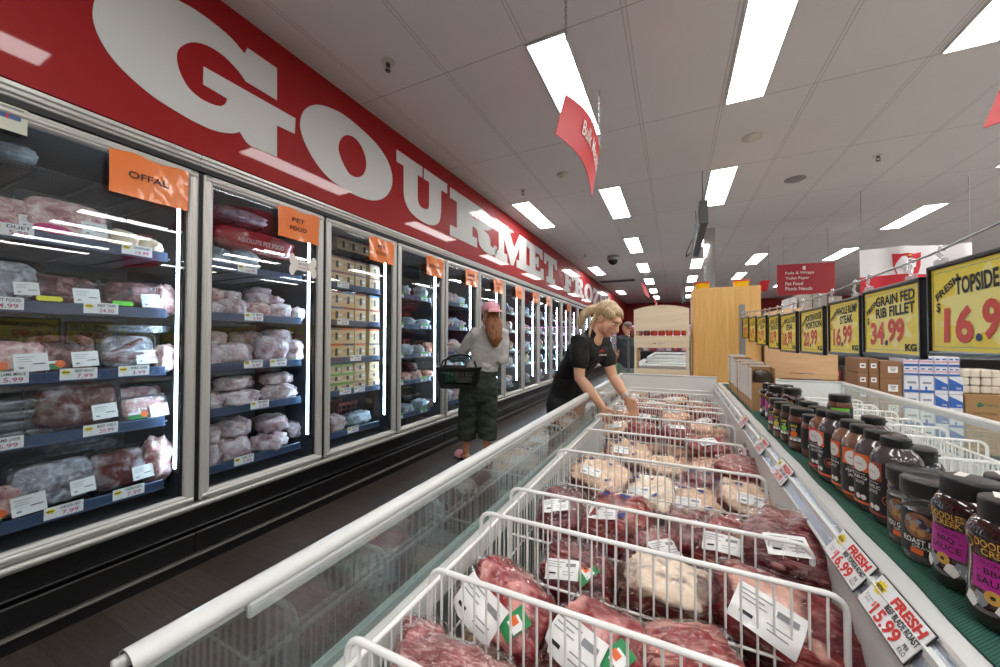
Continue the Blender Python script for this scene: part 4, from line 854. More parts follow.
for bi, (yb, nm) in enumerate(BAYC):
    dp = (.06, .06, .05, .12, .12, .08, .1, .045, .05, .10, .06, .04)[bi]
    if bi >= 6:
        for i in range(4):
            kd = rr.choice(['red', 'red', 'tan', 'pale', 'cap', 'dark']); x = -.38+.175*i+rr.uniform(-.02, .02); h = .60+rr.uniform(-.01, .035)-(.03 if i == 0 and bi == 6 else 0)
            o = thing('meat_pack', f'{MEATS[kd][1]} in the {nm} bay, {ORD[i]} from the aisle side', 'meat pack', cw(x, yb, h), (rr.uniform(-.1, .35), rr.uniform(-.2, .2), rr.uniform(-.5, .5)+CA), 'packed beef in the front freezer')
            for q, me in meat_parts(kd, .10, min(.09, dp), .055, 41+(i+bi) % 3, 1 if (i+bi) % 2 == 0 else 0, 1 if (i*3+bi) % 5 == 0 else 0): put(q, me, o)
    for lay in range(1):
        for i in range(4):
            kd = rr.choice(['dark', 'red', 'tan', 'cap', 'dark']); x = -.36+.175*i+rr.uniform(-.02, .02)
            o = thing('meat_pack', f'{MEATS[kd][1]} underneath in the {nm} bay, {ORD[i]} from the aisle side', 'meat pack', cw(x, yb, .47 if bi < 3 else .50), (rr.uniform(-.1, .2), rr.uniform(-.15, .15), rr.uniform(-.4, .4)+CA), 'packed beef in the front freezer')
            for q, me in meat_parts(kd, .10, min(.10, dp+.02), .06, 51+i % 2, 0): put(q, me, o)
# ---- big price tickets on the ledge channel
def ledge_ticket(y, l1, l2, pr, lb):
    # frame: x runs away from the viewer's left (towards -y), z out of the channel
    ux = Vector((0, -1, 0)); uy = Vector((.028, 0, .042)).normalized(); uz = ux.cross(uy)
    Mx = Matrix(((ux.x, uy.x, uz.x, 0), (ux.y, uy.y, uz.y, 0), (ux.z, uy.z, uz.z, 0), (0, 0, 0, 1)))
    p = cw(.2915, y, .779); o = bpy.data.objects.new('price_ticket', None); col.objects.link(o); o.matrix_world = T(*p) @ CH @ Mx; o.empty_display_size = .05
    tag(o, lb, 'price ticket', 'price tickets on the ledge')
    w, h = .142, .058
    m_ = MB(); m_.box((0, 0, .0045), (w, h, .002), PAPER); m_.box((0, 0, .0035), (w+.004, h+.004, .0012), INK); m_.build('card', o)
    m_ = MB(); z = T(0, 0, .0062)
    m_.poly([(-.052+(.017 if i % 2 else .0105)*math.cos(i*math.pi/9), (.013 if i % 2 else .009)*math.sin(i*math.pi/9)+.013) for i in range(18)], YELINK, z); m_.build('burst', o)
    m_ = MB(); m_.text('WOW', .020, .008, INK, T(-.052, .013, .0067), .02); m_.text('FRESH', .082, .017, REDINK, T(.024, .017, .0062), .05, shear=.1); m_.text(l1, .086, .0105, INK, T(.026, .002, .0062), .03)
    m_.text(pr, .072, .023, REDINK, T(.005, -.016, .0062), .03); m_.text('$', .006, .011, REDINK, T(-.036, -.012, .0062), .01); m_.text('PER\nKILO', .016, .015, INK, T(.058, -.017, .0062), .01); m_.text(l2, .022, .012, GREYINK, T(-.053, -.013, .0062)); m_.build('lettering', o)
ledge_ticket(.772, 'BEEF BLADE ROAST', '7 lines\nonly', '15.99', 'FRESH BEEF BLADE ROAST 15.99 ticket on the ledge, nearest the viewer')
ledge_ticket(.935, 'BEEF TOPSIDE ROAST', '7 lines\nonly', '16.99', 'FRESH BEEF TOPSIDE ROAST 16.99 ticket on the ledge')
ledge_ticket(1.45, 'BEEF RUMP CAP', '7 lines\nonly', '24.99', 'third price ticket on the ledge, beside the orange-patched bottles')
ledge_ticket(1.78, 'BEEF RIB FILLET', '7 lines\nonly', '34.99', 'fourth price ticket on the ledge, beside the spice jars')
ledge_ticket(2.25, 'BEEF BRISKET', '7 lines\nonly', '17.99', 'fifth price ticket on the ledge, beside the cardboard trays')
# ------------------------------------------------------------------ bottles and jars on the ledge
def wrap(mb, V, F, m, r, a0, z0, off=.0006):
    rr_ = (lambda z: r(z) if callable(r) else r)
    out = []
    for x, y, *_ in V:
        q = rr_(y+z0)+off; r0 = rr_(z0); a = a0+x/r0; out.append((q*math.cos(a), q*math.sin(a), y+z0))
    mb.add(out, F, m, None, False)
def wrect(mb, m, r, a0, z0, w, h, off=.0006, n=10):
    V = [(-w/2+w*i/n, -h/2+h*j, 0) for j in (0, 1) for i in range(n+1)]
    wrap(mb, V, [(i, i+1, n+1+i+1, n+1+i) for i in range(n)], m, r, a0, z0, off)
def wdisc(mb, m, r, a0, z0, rad, off=.0009, n=16, star=0., sy=1.):
    K = 4; V = [(0, 0, 0)]+[(k/K*rad*(1+(star if i % 2 and k == K else 0))*math.cos(2*math.pi*i/n), k/K*sy*rad*(1+(star if i % 2 and k == K else 0))*math.sin(2*math.pi*i/n), 0) for k in range(1, K+1) for i in range(n)]
    wrap(mb, V, [(0, i+1, (i+1) % n+1) for i in range(n)]+[(1+k*n+i, 1+(k+1)*n+i, 1+(k+1)*n+(i+1) % n, 1+k*n+(i+1) % n) for k in range(K-1) for i in range(n)], m, r, a0, z0, off)
def wtext(mb, s, m, r, a0, z0, w, h, off=.0009, bold=.0):
    q = MB(); q.text(s, w, h, m, None, bold); wrap(mb, q.v, q.f, m, r, a0, z0, off)
BLABEL = mat('black_label', '141416', .45); GOLD = mat('gold_print', 'c99b3f', .4); MAGL = mat('magenta_label', 'b5208f', .4); BRNL = mat('brown_emblem', 'b5623f', .5); ORL = mat('orange_patch', 'e86a2a', .45); RUST = mat('rust_patch', '9a3f2c', .45); WHL = mat('white_print', 'e9e6e0', .5); LIME = mat('lime_print', '7ad03c', .45); YEL = mat('yellow_print', 'd8c431', .45); PINKL = mat('pink_print', 'd8468a', .45)
CAPM = mat('black_cap', '121213', .38, bump=.1, bscale=300); SAUCE = {'dark': mat('dark_sauce', '2b1512', .12, coat=.8), 'grey': mat('grey_brown_sauce', '4c4346', .14, coat=.8), 'tan': mat('tan_sauce', '7c5a48', .14, coat=.8), 'black': mat('black_sauce', '15161a', .1, coat=.8), 'spice': mat('spice_rub', '6b3a22', .3, coat=.6, var=.3, vscale=120), 'choc': mat('cocoa_rub', '4d2a1c', .3, coat=.6, var=.3, vscale=120)}
PETM = glass_mat('clear_jar', (.86, .87, .88), 1.4, .03, 1.5, .05, .1, 60)
def cap_flip(mb, r, z0, z1, n=28):
    mb.lathe([(r*.97, z0), (r, z0+.002), (r, z1-.006), (r*.96, z1-.001), (r*.86, z1), (0, z1)], CAPM, n)
    mb.box((0, r*.93, z0+(z1-z0)*.55), (r*.9, r*.2, .004), BLACKP)
_bt = {}
def squeeze_parts(body, patch, name, full=True):
    k = ('sq', body, id(patch), name)
    if k in _bt: return _bt[k]
    m_ = MB(); m_.lathe([(0, 0), (.036, 0), (.041, .006), (.043, .02), (.043, .14), (.0415, .152), (.036, .163), (.027, .171), (.0245, .178)], SAUCE[body], 28); P = [('bottle', m_.mesh('bottle'))]
    m_ = MB(); cap_flip(m_, .0255, .174, .197); P.append(('cap', m_.mesh('cap')))
    m_ = MB(); r_ = .0432; wrect(m_, BLABEL, r_, 0, .078, 2*math.pi*r_*.98, .122, .0004, 40); wrect(m_, patch, r_, -.35, .118, .048, .042, .0008); wdisc(m_, WHL, r_, -.28, .115, .0175, .0012, 32, .09)
    wtext(m_, 'FLAVOUR', INK, r_, -.28, .115, .018, .004, .0016); wrect(m_, patch, r_, 0.1, .022, .09, .006, .0008)
    wdisc(m_, BRNL, r_, .55, .058, .0155, .0008, 20, 0, .8); wdisc(m_, BLABEL, r_, .55, .058, .0135, .0010, 20, 0, .8); wdisc(m_, BRNL, r_, .55, .057, .0075, .0013, 12, .25, .7)
    for a in (-.35, -.05): wdisc(m_, WHL, r_, a, .036, .0062, .0009, 14)
    wtext(m_, name, WHL, r_, -.25, .082, .034, .0075, .0009, .01); wtext(m_, 'SAUCE', WHL, r_, -.25, .071, .022, .0075, .0009, .01); wtext(m_, 'GLUTEN FREE', WHL, r_, -.25, .091, .026, .003); P.append(('label', m_.mesh('label')))
    _bt[k] = P; return P
def bbq_parts(dark=True):
    k = ('bbq', dark)
    if k in _bt: return _bt[k]
    prof = [(0, 0), (.040, 0), (.046, .008), (.047, .03), (.0455, .06), (.0435, .085), (.044, .105), (.0465, .125), (.046, .137), (.041, .148), (.035, .153)]
    rz = lambda z: next((a[0]+(b[0]-a[0])*(z-a[1])/(b[1]-a[1]) for a, b in zip(prof[1:], prof[2:]) if a[1] <= z <= b[1]), .044)
    m_ = MB(); m_.lathe(prof, SAUCE['dark' if dark else 'black'], 36); P = [('bottle', m_.mesh('bottle'))]
    m_ = MB(); cap_flip(m_, .0345, .151, .185, 36); m_.box((-.012, -.012, .1855), (.03, .012, .0006), WHL, RZ(.5)); P.append(('cap', m_.mesh('cap')))
    m_ = MB(); f = lambda z: rz(z)
    if dark:
        for j in range(6): wrect(m_, MAGL, f, 0, .060+.0075*j, .052, .0076, .0008)
        wtext(m_, 'DOODLES', GOLD, f, .05, .123, .046, .011, .001, .02); wtext(m_, 'CREEK', GOLD, f, .1, .111, .036, .010, .001, .02)
        wtext(m_, 'TROPICAL', BLABEL, f, .02, .095, .036, .006, .0014); wtext(m_, '- BBQ -', BLABEL, f, .02, .083, .040, .010, .0014, .015); wtext(m_, 'SAUCE', BLABEL, f, .02, .070, .040, .010, .0014, .015)
        wdisc(m_, GOLD, f, -.02, .050, .0095, .001, 20); wdisc(m_, BLABEL, f, -.02, .050, .003, .0014, 12); wdisc(m_, GOLD, f, -.68, .118, .008, .0008, 16); wdisc(m_, BLABEL, f, -.68, .118, .0065, .0012, 16)
        for i, a in enumerate((-.55, -.3, .25, .5, .75)): wdisc(m_, GREYINK if i % 2 else WHL, f, a, .036+.006*(i % 2), .009, .0009, 9, .3)
    else: 
        for j in range(5): wrect(m_, YEL, f, 0, .07+.0075*j, .05, .0076, .0008)
        wtext(m_, 'BBQ', INK, f, 0, .085, .04, .015, .0014, .02)
    P.append(('label', m_.mesh('label'))); _bt[k] = P; return P
def gravy_parts(t1):
    k = ('gr', t1)
    if k in _bt: return _bt[k]
    m_ = MB(); m_.lathe([(0, 0), (.037, 0), (.041, .006), (.041, .012), (.0395, .015), (.041, .018), (.041, .10), (.0395, .103), (.041, .106), (.041, .112), (.0395, .115), (.0405, .118), (.0405, .126), (.036, .128)], PETM, 32)
    m_.lathe([(0, .002), (.036, .002), (.0385, .01), (.0385, .095), (0, .095)], SAUCE['choc'], 24); P = [('jar', m_.mesh('jar'))]
    m_ = MB(); m_.lathe([(.0415, .124), (.043, .125), (.043, .150), (.042, .153), (.038, .154), (.037, .152), (0, .152)], CAPM, 36); P.append(('lid', m_.mesh('lid')))
    m_ = MB(); r_ = .0412; wrect(m_, BLABEL, r_, 0, .058, 2*math.pi*r_*.97, .078, .0004, 40); wdisc(m_, mat('dish_picture', '8a5a3a', .5, var=.5, vscale=90), r_, -.05, .072, .023, .0008, 24, 0, 1.0)
    rq = random.Random(3)
    for i in range(12): wdisc(m_, (GREYINK, mat('cookie', 'b98a52', .6), mat('dark_berry', '35304a', .5))[i % 3], r_, -.05+rq.uniform(-.35, .35), .072+rq.uniform(-.014, .014), .0055, .0011+.0001*i, 9)
    wtext(m_, t1, WHL, r_, 0.08, .043, .058, .010, .0012, .02); wtext(m_, 'GRAVY', WHL, r_, .1, .034, .03, .005, .0012); wrect(m_, ORL, r_, -.1, .025, .018, .010, .0008); P.append(('label', m_.mesh('label')))
    _bt[k] = P; return P
def spice_parts(fill, dotm, nm, greenband=False):
    k = ('sp', fill, id(dotm), nm)
    if k in _bt: return _bt[k]
    m_ = MB(); m_.lathe([(0, 0), (.033, 0), (.037, .006), (.038, .03), (.038, .105), (.035, .118), (.031, .124)], SAUCE[fill], 26); P = [('jar', m_.mesh('jar'))]
    m_ = MB(); m_.lathe([(.0325, .121), (.034, .123), (.034, .146), (.033, .149), (.028, .150), (0, .1495)], CAPM, 30); P.append(('lid', m_.mesh('lid')))
    m_ = MB(); r_ = .0382; wrect(m_, BLABEL, r_, .1, .066, .15, .074, .0004, 26); wrect(m_, dotm, r_, -.15, .088, .030, .022, .0008) if greenband else wdisc(m_, dotm, r_, -.35, .060, .0115, .0009, 18)
    if greenband: wrect(m_, LIME, r_, .35, .094, .05, .012, .0009)
    wtext(m_, nm, YEL if not greenband else WHL, r_, -.35, .088, .022, .009, .001, .02); wtext(m_, 'RUB', WHL, r_, -.35, .076, .016, .006, .001)
    for i in range(5): wdisc(m_, GREYINK if i % 2 else WHL, r_, -.6+.18*i, .042+.004*(i % 2), .006, .0009, 8, .3)
    for i in range(4): wrect(m_, GREYINK, r_, .7, .085-.009*i, .024, .003, .0009, 4)
    P.append(('label', m_.mesh('label'))); _bt[k] = P; return P
def bottle(nm, u, v, parts, face, lb, cat, dz=0., xy=None, sc=1.):
    p = onZc(u, v, LZ+.0036) if xy is None else Vector((*xy, LZ+.0036)); p = CH @ Vector((p.x, p.y, LZ+.0036+dz))
    sc *= .95; o = thing(nm, lb, cat, p, (0, 0, R(face)), 'bottles and jars on the ledge', (sc, sc, sc))
    for q, me in parts: put(q, me, o)
    return o
bottle('sauce_bottle', 1018, 630, bbq_parts(), 217, 'dark barbecue sauce bottle with magenta label, cut by the right edge of the picture', 'bottle')
bottle('sauce_bottle', 973, 589, bbq_parts(), 203, 'dark barbecue sauce bottle with magenta label beside the gravy jars', 'bottle')
bottle('gravy_jar', 934, 562, gravy_parts('ROAST BEEF'), 222, 'black-lidded gravy jar reading ROAST BEEF beside the barbecue sauce', 'jar')
bottle('gravy_jar', 917, 545, gravy_parts('YOU GOT BEEF'), 215, 'black-lidded gravy jar between the ROAST BEEF jar and the squeeze bottles', 'jar')
bottle('squeeze_bottle', 897, 524, squeeze_parts('grey', RUST, 'GARLIC'), 206, 'grey squeeze bottle with a rust-red patch, nearest of the squeeze bottles', 'bottle')
bottle('squeeze_bottle', 879, 511, squeeze_parts('grey', ORL, 'BBQ'), 216, 'grey squeeze bottle with orange patch, behind the rust-patched bottle', 'bottle')
bottle('squeeze_bottle', 864, 501, squeeze_parts('tan', ORL, 'PEPPER'), 240, 'tan squeeze bottle with orange patch and white badge facing the viewer', 'bottle')
bottle('squeeze_bottle', 853, 492, squeeze_parts('tan', ORL, 'ONION'), 205, 'tan squeeze bottle with orange patch turned aside, before the dark one', 'bottle')
bottle('squeeze_bottle', 839, 482, squeeze_parts('grey', ORL, 'HICKORY'), 198, 'dark squeeze bottle with orange patch in front of the red-patched bottle', 'bottle', sc=1.05)
bottle('squeeze_bottle', 827, 472, squeeze_parts('tan', mat('red_patch', 'd8332c', .45), 'PEPPER'), 225, 'tan squeeze bottle with red patch and white badge', 'bottle')
bottle('spice_jar', 815, 457, spice_parts('spice', ORL, 'SMOKE'), 270, 'spice jar showing a grey and orange back label, before the squeeze bottles', 'jar')
bottle('spice_jar', 802, 450, spice_parts('spice', ORL, 'MAPLE'), 240, 'brown spice jar with an orange dot on its black label', 'jar', sc=1.06)
bottle('spice_jar', 792, 442, spice_parts('choc', LIME, 'HERB'), 235, 'brown spice jar with a lime dot on its black label', 'jar')
bottle('spice_jar', 784, 437, spice_parts('spice', YEL, 'GOLD'), 235, 'brown spice jar with a yellow dot on its black label', 'jar')
bottle('spice_jar', 778.5, 431, spice_parts('spice', PINKL, 'CHILLI'), 235, 'brown spice jar with a pink dot on its black label', 'jar')
for u, v, lb in ((776, 421, 'tall dark sauce bottle, nearer of two beside the cardboard boxes'), (770, 416.5, 'tall dark sauce bottle touching the cardboard boxes')): bottle('sauce_bottle', u, v, bbq_parts(), 230, lb, 'bottle', sc=.98)
for i, (x, y, P_, lb, n_) in enumerate(((.475, 1.93, spice_parts('choc', LIME, 'HERB'), 'spice jar in the second row behind the lime-dotted jar', 'spice_jar'), (.475, 1.80, spice_parts('spice', ORL, 'MAPLE'), 'spice jar in the second row behind the orange-dotted jar', 'spice_jar'), (.475, 1.68, spice_parts('spice', ORL, 'SMOKE'), 'spice jar in the second row next to the jar that carries another jar', 'spice_jar'),
    (.465, 2.25, bbq_parts(), 'tall dark sauce bottle in the second row by the boxes', 'sauce_bottle'), (.465, 2.12, bbq_parts(), 'tall dark sauce bottle in the second row by the spice jars', 'sauce_bottle'), (.465, 1.56, spice_parts('choc', LIME, 'HERB'), 'spice jar carrying the green-labelled jar on its lid', 'spice_jar'),
    (.475, 1.36, squeeze_parts('grey', ORL, 'BBQ'), 'squeeze bottle in the second row behind the dark one', 'squeeze_bottle'), (.475, 1.27, squeeze_parts('black', ORL, 'HICKORY') if 0 else bbq_parts(False), 'black sauce bottle with a flip cap, farther one in the second row', 'sauce_bottle'), (.470, 1.14, bbq_parts(False), 'black sauce bottle with a flip cap and yellow label in the second row', 'sauce_bottle'), (.485, .90, bbq_parts(), 'dark barbecue sauce bottle in the second row at the right edge', 'sauce_bottle'))):
    bottle(n_, 0, 0, P_, 225, lb, 'jar' if 'jar' in n_ else 'bottle', xy=(x, y), sc=.68 if 'carrying' in lb else .92 if 'flip' in lb else 1.)
bottle('spice_jar', 0, 0, spice_parts('spice', LIME, 'GREEN', True), 240, 'brown jar with bright green band standing on the lid of another jar', 'jar', dz=.0975, xy=(.465, 1.56), sc=.86)
# ---- cardboard shelf boxes on the ledge
KR2 = mat('inner_kraft', 'a37b50', .85); WCARD = mat('white_card_edge', 'ded9cf', .7); DKPK = mat('dark_pouch', '3a2a22', .3, coat=.4)
_cb = []
m_ = MB(); w, d, h = .105, .15, .24
m_.box((0, 0, .002), (w, d, .004), KRAFT)
for sx in (-1, 1): m_.add([(sx*w/2, -d/2, 0), (sx*w/2, d/2, 0), (sx*w/2, d/2, h), (sx*w/2, -d/2, h*.98)], [(0, 1, 2, 3)], KRAFT); m_.box((sx*w/2, 0, h*.5), (.004, d, h), KRAFT, bev=.001)
m_.box((0, d/2, h*.5), (w, .004, h), KRAFT); m_.box((0, -d/2, h*.33), (w, .004, h*.66), KRAFT)
_cb.append(('carton', m_.mesh('carton')))
m_ = MB(); m_.box((-w/2-.003, 0, h*.62), (.002, d*.98, h*.74), WCARD); m_.box((0, d/2-.006, h+.005), (w*.96, .004, .03), WCARD, RX(-.1)); _cb.append(('printed_side', m_.mesh('printed_side')))
m_ = MB()
for i in range(4): m_.add(*[(lambda q: ([(x, y-.05+.033*i, z+.11) for x, y, z in q[0]]))(blob(w*.42, .014, .115, .5, .08, 2, i, 12, 10)), blob(w*.42, .014, .115, .5, .08, 2, i, 12, 10)[1]], DKPK, None, True)
_cb.append(('pouches', m_.mesh('pouches')))
bxs = [2.50, 2.64, 2.79, 2.95, 3.12, 3.30, 3.50]
for i, y in enumerate(bxs):
    o = thing('display_box', f'open kraft display box on the ledge, {ORD[i]} from the bottles', 'cardboard box', cw(.415, y+.03, LZ+.0036), (0, 0, R(-2+3*(i % 3))+CA), 'display boxes on the ledge', (1, .86, 1.0+(.10 if i in (5, 6) else .04*(i % 2))))
    for nm, me in _cb: put(nm, me, o)
# ------------------------------------------------------------------ price signs on the rod
RODX = .6
rp = [onX(u, v, RODX) for u, v in ((741.5, 313), (762, 310.5), (790, 305), (819, 297), (865, 279.4), (930, 255), (1000, 222.7))]; d_ = rp[-1]-rp[-2]; rp.append(rp[-1]+d_*1.6)
rod = thing('sign_rod', 'thin grey rod carrying the yellow price signs', 'rod', rp[0])
MB().tube([p-rp[0] for p in rp], .0032, mat('rod_metal', '9a9a97', .3, .8), 8).build('rod', rod)
YFACE = mat('yellow_sign_card', 'fbe21a', .4, coat=.1); YBURST = mat('pale_yellow_burst', 'fbee86', .4); SFR = mat('black_sign_frame', '151517', .3); REDP = mat('orange_red_price', 'd9432c', .5); CLIP = glass_mat('clear_hook', (.9, .9, .92), 1.5, .1, 1.5, .35, 0, 1, (.95, .95, .95))
def rod_z(y):
    for a, b in zip(rp, rp[1:]):
        if min(a.y, b.y) <= y <= max(a.y, b.y): return a.z+(b.z-a.z)*(y-a.y)/(b.y-a.y)
    return rp[-1].z
def price_sign(u0, u1, vb, lines, price, lb, w=None, small='FRESH'):
    """u0, u1: far and near edges in the photograph; vb: bottom edge near the far side"""
    yf = onX(u0, vb, RODX).y; yn = onX(u1, vb, RODX).y if w is None else yf-w; w = yf-yn; yc = (yf+yn)/2
    zt = rod_z(yc)-.045; zb = onX(u0, vb, RODX).z; h = max(.2, zt-zb); zc = zb+h/2
    o = thing('price_sign', lb, 'price sign', (RODX, yc, zc), (0, 0, 0), 'yellow price signs on the rod')
    m_ = MB(); b_ = .012
    for s_ in (-1, 1): m_.box((.004, s_*(w/2-b_/2), 0), (.016, b_, h), SFR, bev=.003); m_.box((.004, 0, s_*(h/2-b_/2)), (.016, w, b_), SFR, bev=.003)
    m_.box((.008, 0, 0), (.004, w-.01, h-.01), SFR); m_.build('frame', o)
    m_ = MB(); m_.box((.003, 0, 0), (.003, w-2*b_, h-2*b_), YFACE); q = T(.0013, 0, 0) @ FACE_NX; iw, ih = w-2*b_, h-2*b_
    m_.poly([((.30 if i % 2 else .47)*iw*math.cos(i*math.pi/9+.1)*(1 if abs(math.cos(i*math.pi/9+.1)) < .96 else .95), (.28 if i % 2 else .46)*ih*math.sin(i*math.pi/9+.1)) for i in range(18)], YBURST, q)
    for s_ in (-1, 1): m_.box((.0012, s_*(iw/2-.008), 0), (.0006, .0012, ih-.016), GREYINK); m_.box((.0012, 0, s_*(ih/2-.010)), (.0006, iw-.016, .0012), GREYINK)
    m_.build('card', o)
    q = T(.0004, 0, 0) @ FACE_NX; n_ = len(lines)
    for i, s_ in enumerate(lines): MB().text(s_, iw*(.68 if len(s_) > 5 else .42), ih*(.16 if n_ > 1 else .2), INK, q @ T(iw*.09, ih*(.34-.185*i) if n_ > 1 else ih*.27, 0) @ RZ(.04), .03).build('headline', o)
    MB().text(small, iw*.26, ih*.09, INK, q @ T(-iw*.33, ih*.25, 0) @ RZ(.5), .03).build('small_word', o); MB().text('$', iw*.045, ih*.13, INK, q @ T(-iw*.42, ih*.02, 0), .02).build('dollar_sign', o); MB().text('KG', iw*.18, ih*.10, INK, q @ T(iw*.36, -ih*.40, 0), .05).build('unit', o)
    m_ = MB(); a, b = price.split('.'); q = T(.0002, 0, 0) @ FACE_NX
    kp = 1 if n_ > 1 else 1.15; MB().text(a, iw*.28, ih*.37*kp, REDP, q @ T(-iw*.23, -ih*.19, 0), .035, shear=.04).build('price', o); MB().text(b, iw*.28, ih*.37*kp, REDP, q @ T(iw*.12, -ih*.15, 0), .035, shear=.04).build('price', o)
    MB().poly(ell(0, 0, .009, .009, 14), mat('blue_ink', '2a3d66', .6), T(.0002, 0, 0) @ FACE_NX @ T(-iw*.05, -ih*.34, 0)).build('decimal_dot', o)
    for s_ in (-1, 1):
        y = s_*w*.36; zr = rod_z(yc+y)-zc; m_ = MB()
        m_.tube([(0, y, h/2-.004), (0, y, h/2+.012), (0, y+.012, h/2+.026)]+[(0, y+.010*math.cos(a)-.002, zr-.002+.012*math.sin(a)) for a in [R(q_) for q_ in (-60, -10, 40, 90, 140, 190)]], .0035, CLIP, 6); m_.box((0, y, h/2+.004), (.012, .04, .016), CLIP, bev=.003); m_.build('hook', o)
price_sign(929, 1000, 355, ['TOPSIDE ROAST'], '16.99', 'large yellow price sign TOPSIDE 16.99 cut by the right edge', .385)
price_sign(863.5, 923, 355, ['GRAIN FED', 'RIB FILLET'], '34.99', 'yellow price sign GRAIN FED RIB FILLET 34.99')
price_sign(829, 861.5, 354, ['WHOLE RUMP', 'STEAK'], '16.99', 'yellow price sign WHOLE RUMP STEAK 16.99')
price_sign(800.5, 824.5, 353, ['PORTERHOUSE', 'PORTION'], '20.99', 'yellow price sign PORTERHOUSE PORTION 20.99')
price_sign(780.5, 797, 351.5, ['WHOLE CUBE', 'STEAK'], '18.99', 'yellow price sign STEAK 18.99, fifth from the right edge')
price_sign(768.5, 779.5, 348.5, ['ROLLED', 'BRISKET'], '15.99', 'yellow price sign, sixth from the right edge')
price_sign(757, 766.5, 345, ['SILVER', 'SIDE'], '12.99', 'yellow price sign, seventh from the right edge')
price_sign(749.2, 756, 342, ['BLADE'], '14.99', 'yellow price sign, eighth from the right edge')
price_sign(742.5, 748.6, 338.5, ['CHUCK'], '13.99', 'yellow price sign in front of the wooden panel, farthest along the rod')
# ------------------------------------------------------------------ things beyond the freezers
t = NT('birch_ply'); v = t.obj(); g = t.noise(t.n('ShaderNodeMapping', {0: v, 'Scale': (14, 14, .9)}).outputs[0], 2.2, 5, .6, 1.2)
t.bsdf(Base_Color=t.ramp(g, [(.3, hexc('cf9c55')), (.7, hexc('e3b66f'))]), Roughness=.45); BIRCH = t.m
t = NT('pale_ply'); v = t.obj(); g = t.noise(t.n('ShaderNodeMapping', {0: v, 'Scale': (1.2, 10, 12)}).outputs[0], 2.2, 4, .6, .6)
t.bsdf(Base_Color=t.ramp(g, [(.3, hexc('d9c4a4')), (.7, hexc('e8d8bd'))]), Roughness=.55); PALEPLY = t.m
t = NT('tan_ply'); v = t.obj(); g = t.noise(t.n('ShaderNodeMapping', {0: v, 'Scale': (1.2, 10, 12)}).outputs[0], 2.2, 4, .6, .6)
t.bsdf(Base_Color=t.ramp(g, [(.3, hexc('c99f72')), (.7, hexc('d8b288'))]), Roughness=.55); TANPLY = t.m
def ply_rack(x0, x1, y, lb, m, arch=1.575, shoulder=1.53, slots=True, mid=((1.30, None), (1.115, 1.245), (.74, .885))):
    xc = (x0+x1)/2; w = x1-x0; o = thing('plywood_rack', lb, 'plywood rack', (xc, y, 0))
    m_ = MB(); n_ = 14
    top = [(w/2-w*i/n_, shoulder+(arch-shoulder)*(1-((i/n_-.5)*2)**2)) for i in range(n_+1)]
    m_.poly([(-w/2, mid[0][0]), (w/2, mid[0][0])]+top, m, FACE_NY, (), .018); m_.build('arched_board', o)
    m_ = MB(); z0, z1 = mid[1]; lo = [(-w/2, z0), (w/2, z0), (w/2, z1), (-w/2, z1)]
    m_.poly(lo, m, FACE_NY, [[(-w*.15, z0+.045), (-w*.15, z0+.053), (w*.17, z0+.053), (w*.17, z0+.045)]], .018); m_.build('slotted_board', o)
    z0, z1 = mid[2]; MB().box((0, -.009, (z0+z1)/2), (w, .018, z1-z0), m).build('lower_board', o)
    for s_ in (-1, 1): MB().box((s_*(w/2-.012), .16, .69), (.022, .34, 1.38), m, bev=.002).build('side_upright', o)
    MB().box((0, .16, .2), (w-.05, .34, .02), m).build('bottom_shelf', o)
    return o
ply_rack(-.405, .140, 4.32, 'pale plywood display rack with arched top behind the front freezer', PALEPLY)
ply_rack(.785, 1.33, 4.32, 'tan plywood display rack behind the yellow signs', TANPLY, 1.5, 1.46, mid=((1.16, None), (.84, 1.155), (.55, .70)))
wp = thing('wooden_panel_box', 'tall yellow birch-faced box at the end of the ledge', 'wooden box', (.4725, 4.66, 0)); MB().box((0, 0, .87), (.595, .62, 1.74), BIRCH, bev=.004).build('box', wp)
tag(MB().box((.612, 4.335, 1.13), (.045, .018, .85), mat('grey_strip', '8c8f92', .4, .5), bev=.003).build('rod_mount_strip'), 'grey metal strip on the birch panel where the rod ends', 'strip')
YTUB = mat('yellow_tub', 'f0c000', .35); RLID = mat('red_lid', 'd83a22', .4)
for x, lb in ((.27, 'yellow tub with red lid on the birch box, nearer the plywood rack'), (.62, 'yellow tub with red lid on the birch box, above the grey strip')):
    o = thing('plastic_tub', lb, 'tub', (x, 4.46, 1.741)); m_ = MB(); loft(m_, [[(a, b, z) for a, b in rrect(.13*q, .16*q, .02)] for q, z in ((.88, 0), (1, .055))], YTUB); m_.build('tub', o)
    m_ = MB(); loft(m_, [[(a, b, z) for a, b in rrect(.14*q, .17*q, .02)] for q, z in ((1, .053), (1.0, .062), (.97, .066))], RLID); m_.build('lid', o)
struct(MB().box((.545, 7.25, CEIL/2), (.17, .17, CEIL), mat('polished_column', 'c9cacb', .08, 1.)).build('column'))
db = thing('hanging_display', 'long black box hanging from the ceiling, seen end on', 'display', (.295, 5.4, 2.59)); MB().box((0, 0, 0), (.085, 1.75, .26), mat('charcoal_casing', '2a2d2f', .4), bev=.006).build('casing', db)
m_ = MB()
for i in range(5): m_.box((-.044, -.68+.34*i, 0), (.006, .25, .19), mat('dark_screen', '5d6668', .15), bev=.004)
m_.build('screen_panels', db)
for y in (-.7, .7): MB().tube([(0, y, .13), (0, y, .52)], .006, BLACKP).build('hanger_rod', db)
MB().tube([(-.05, .75, .1), (-.12, .8, -.06), (-.13, .76, -.14), (-.06, .72, -.1)], .006, BLACKP).build('cable', db)
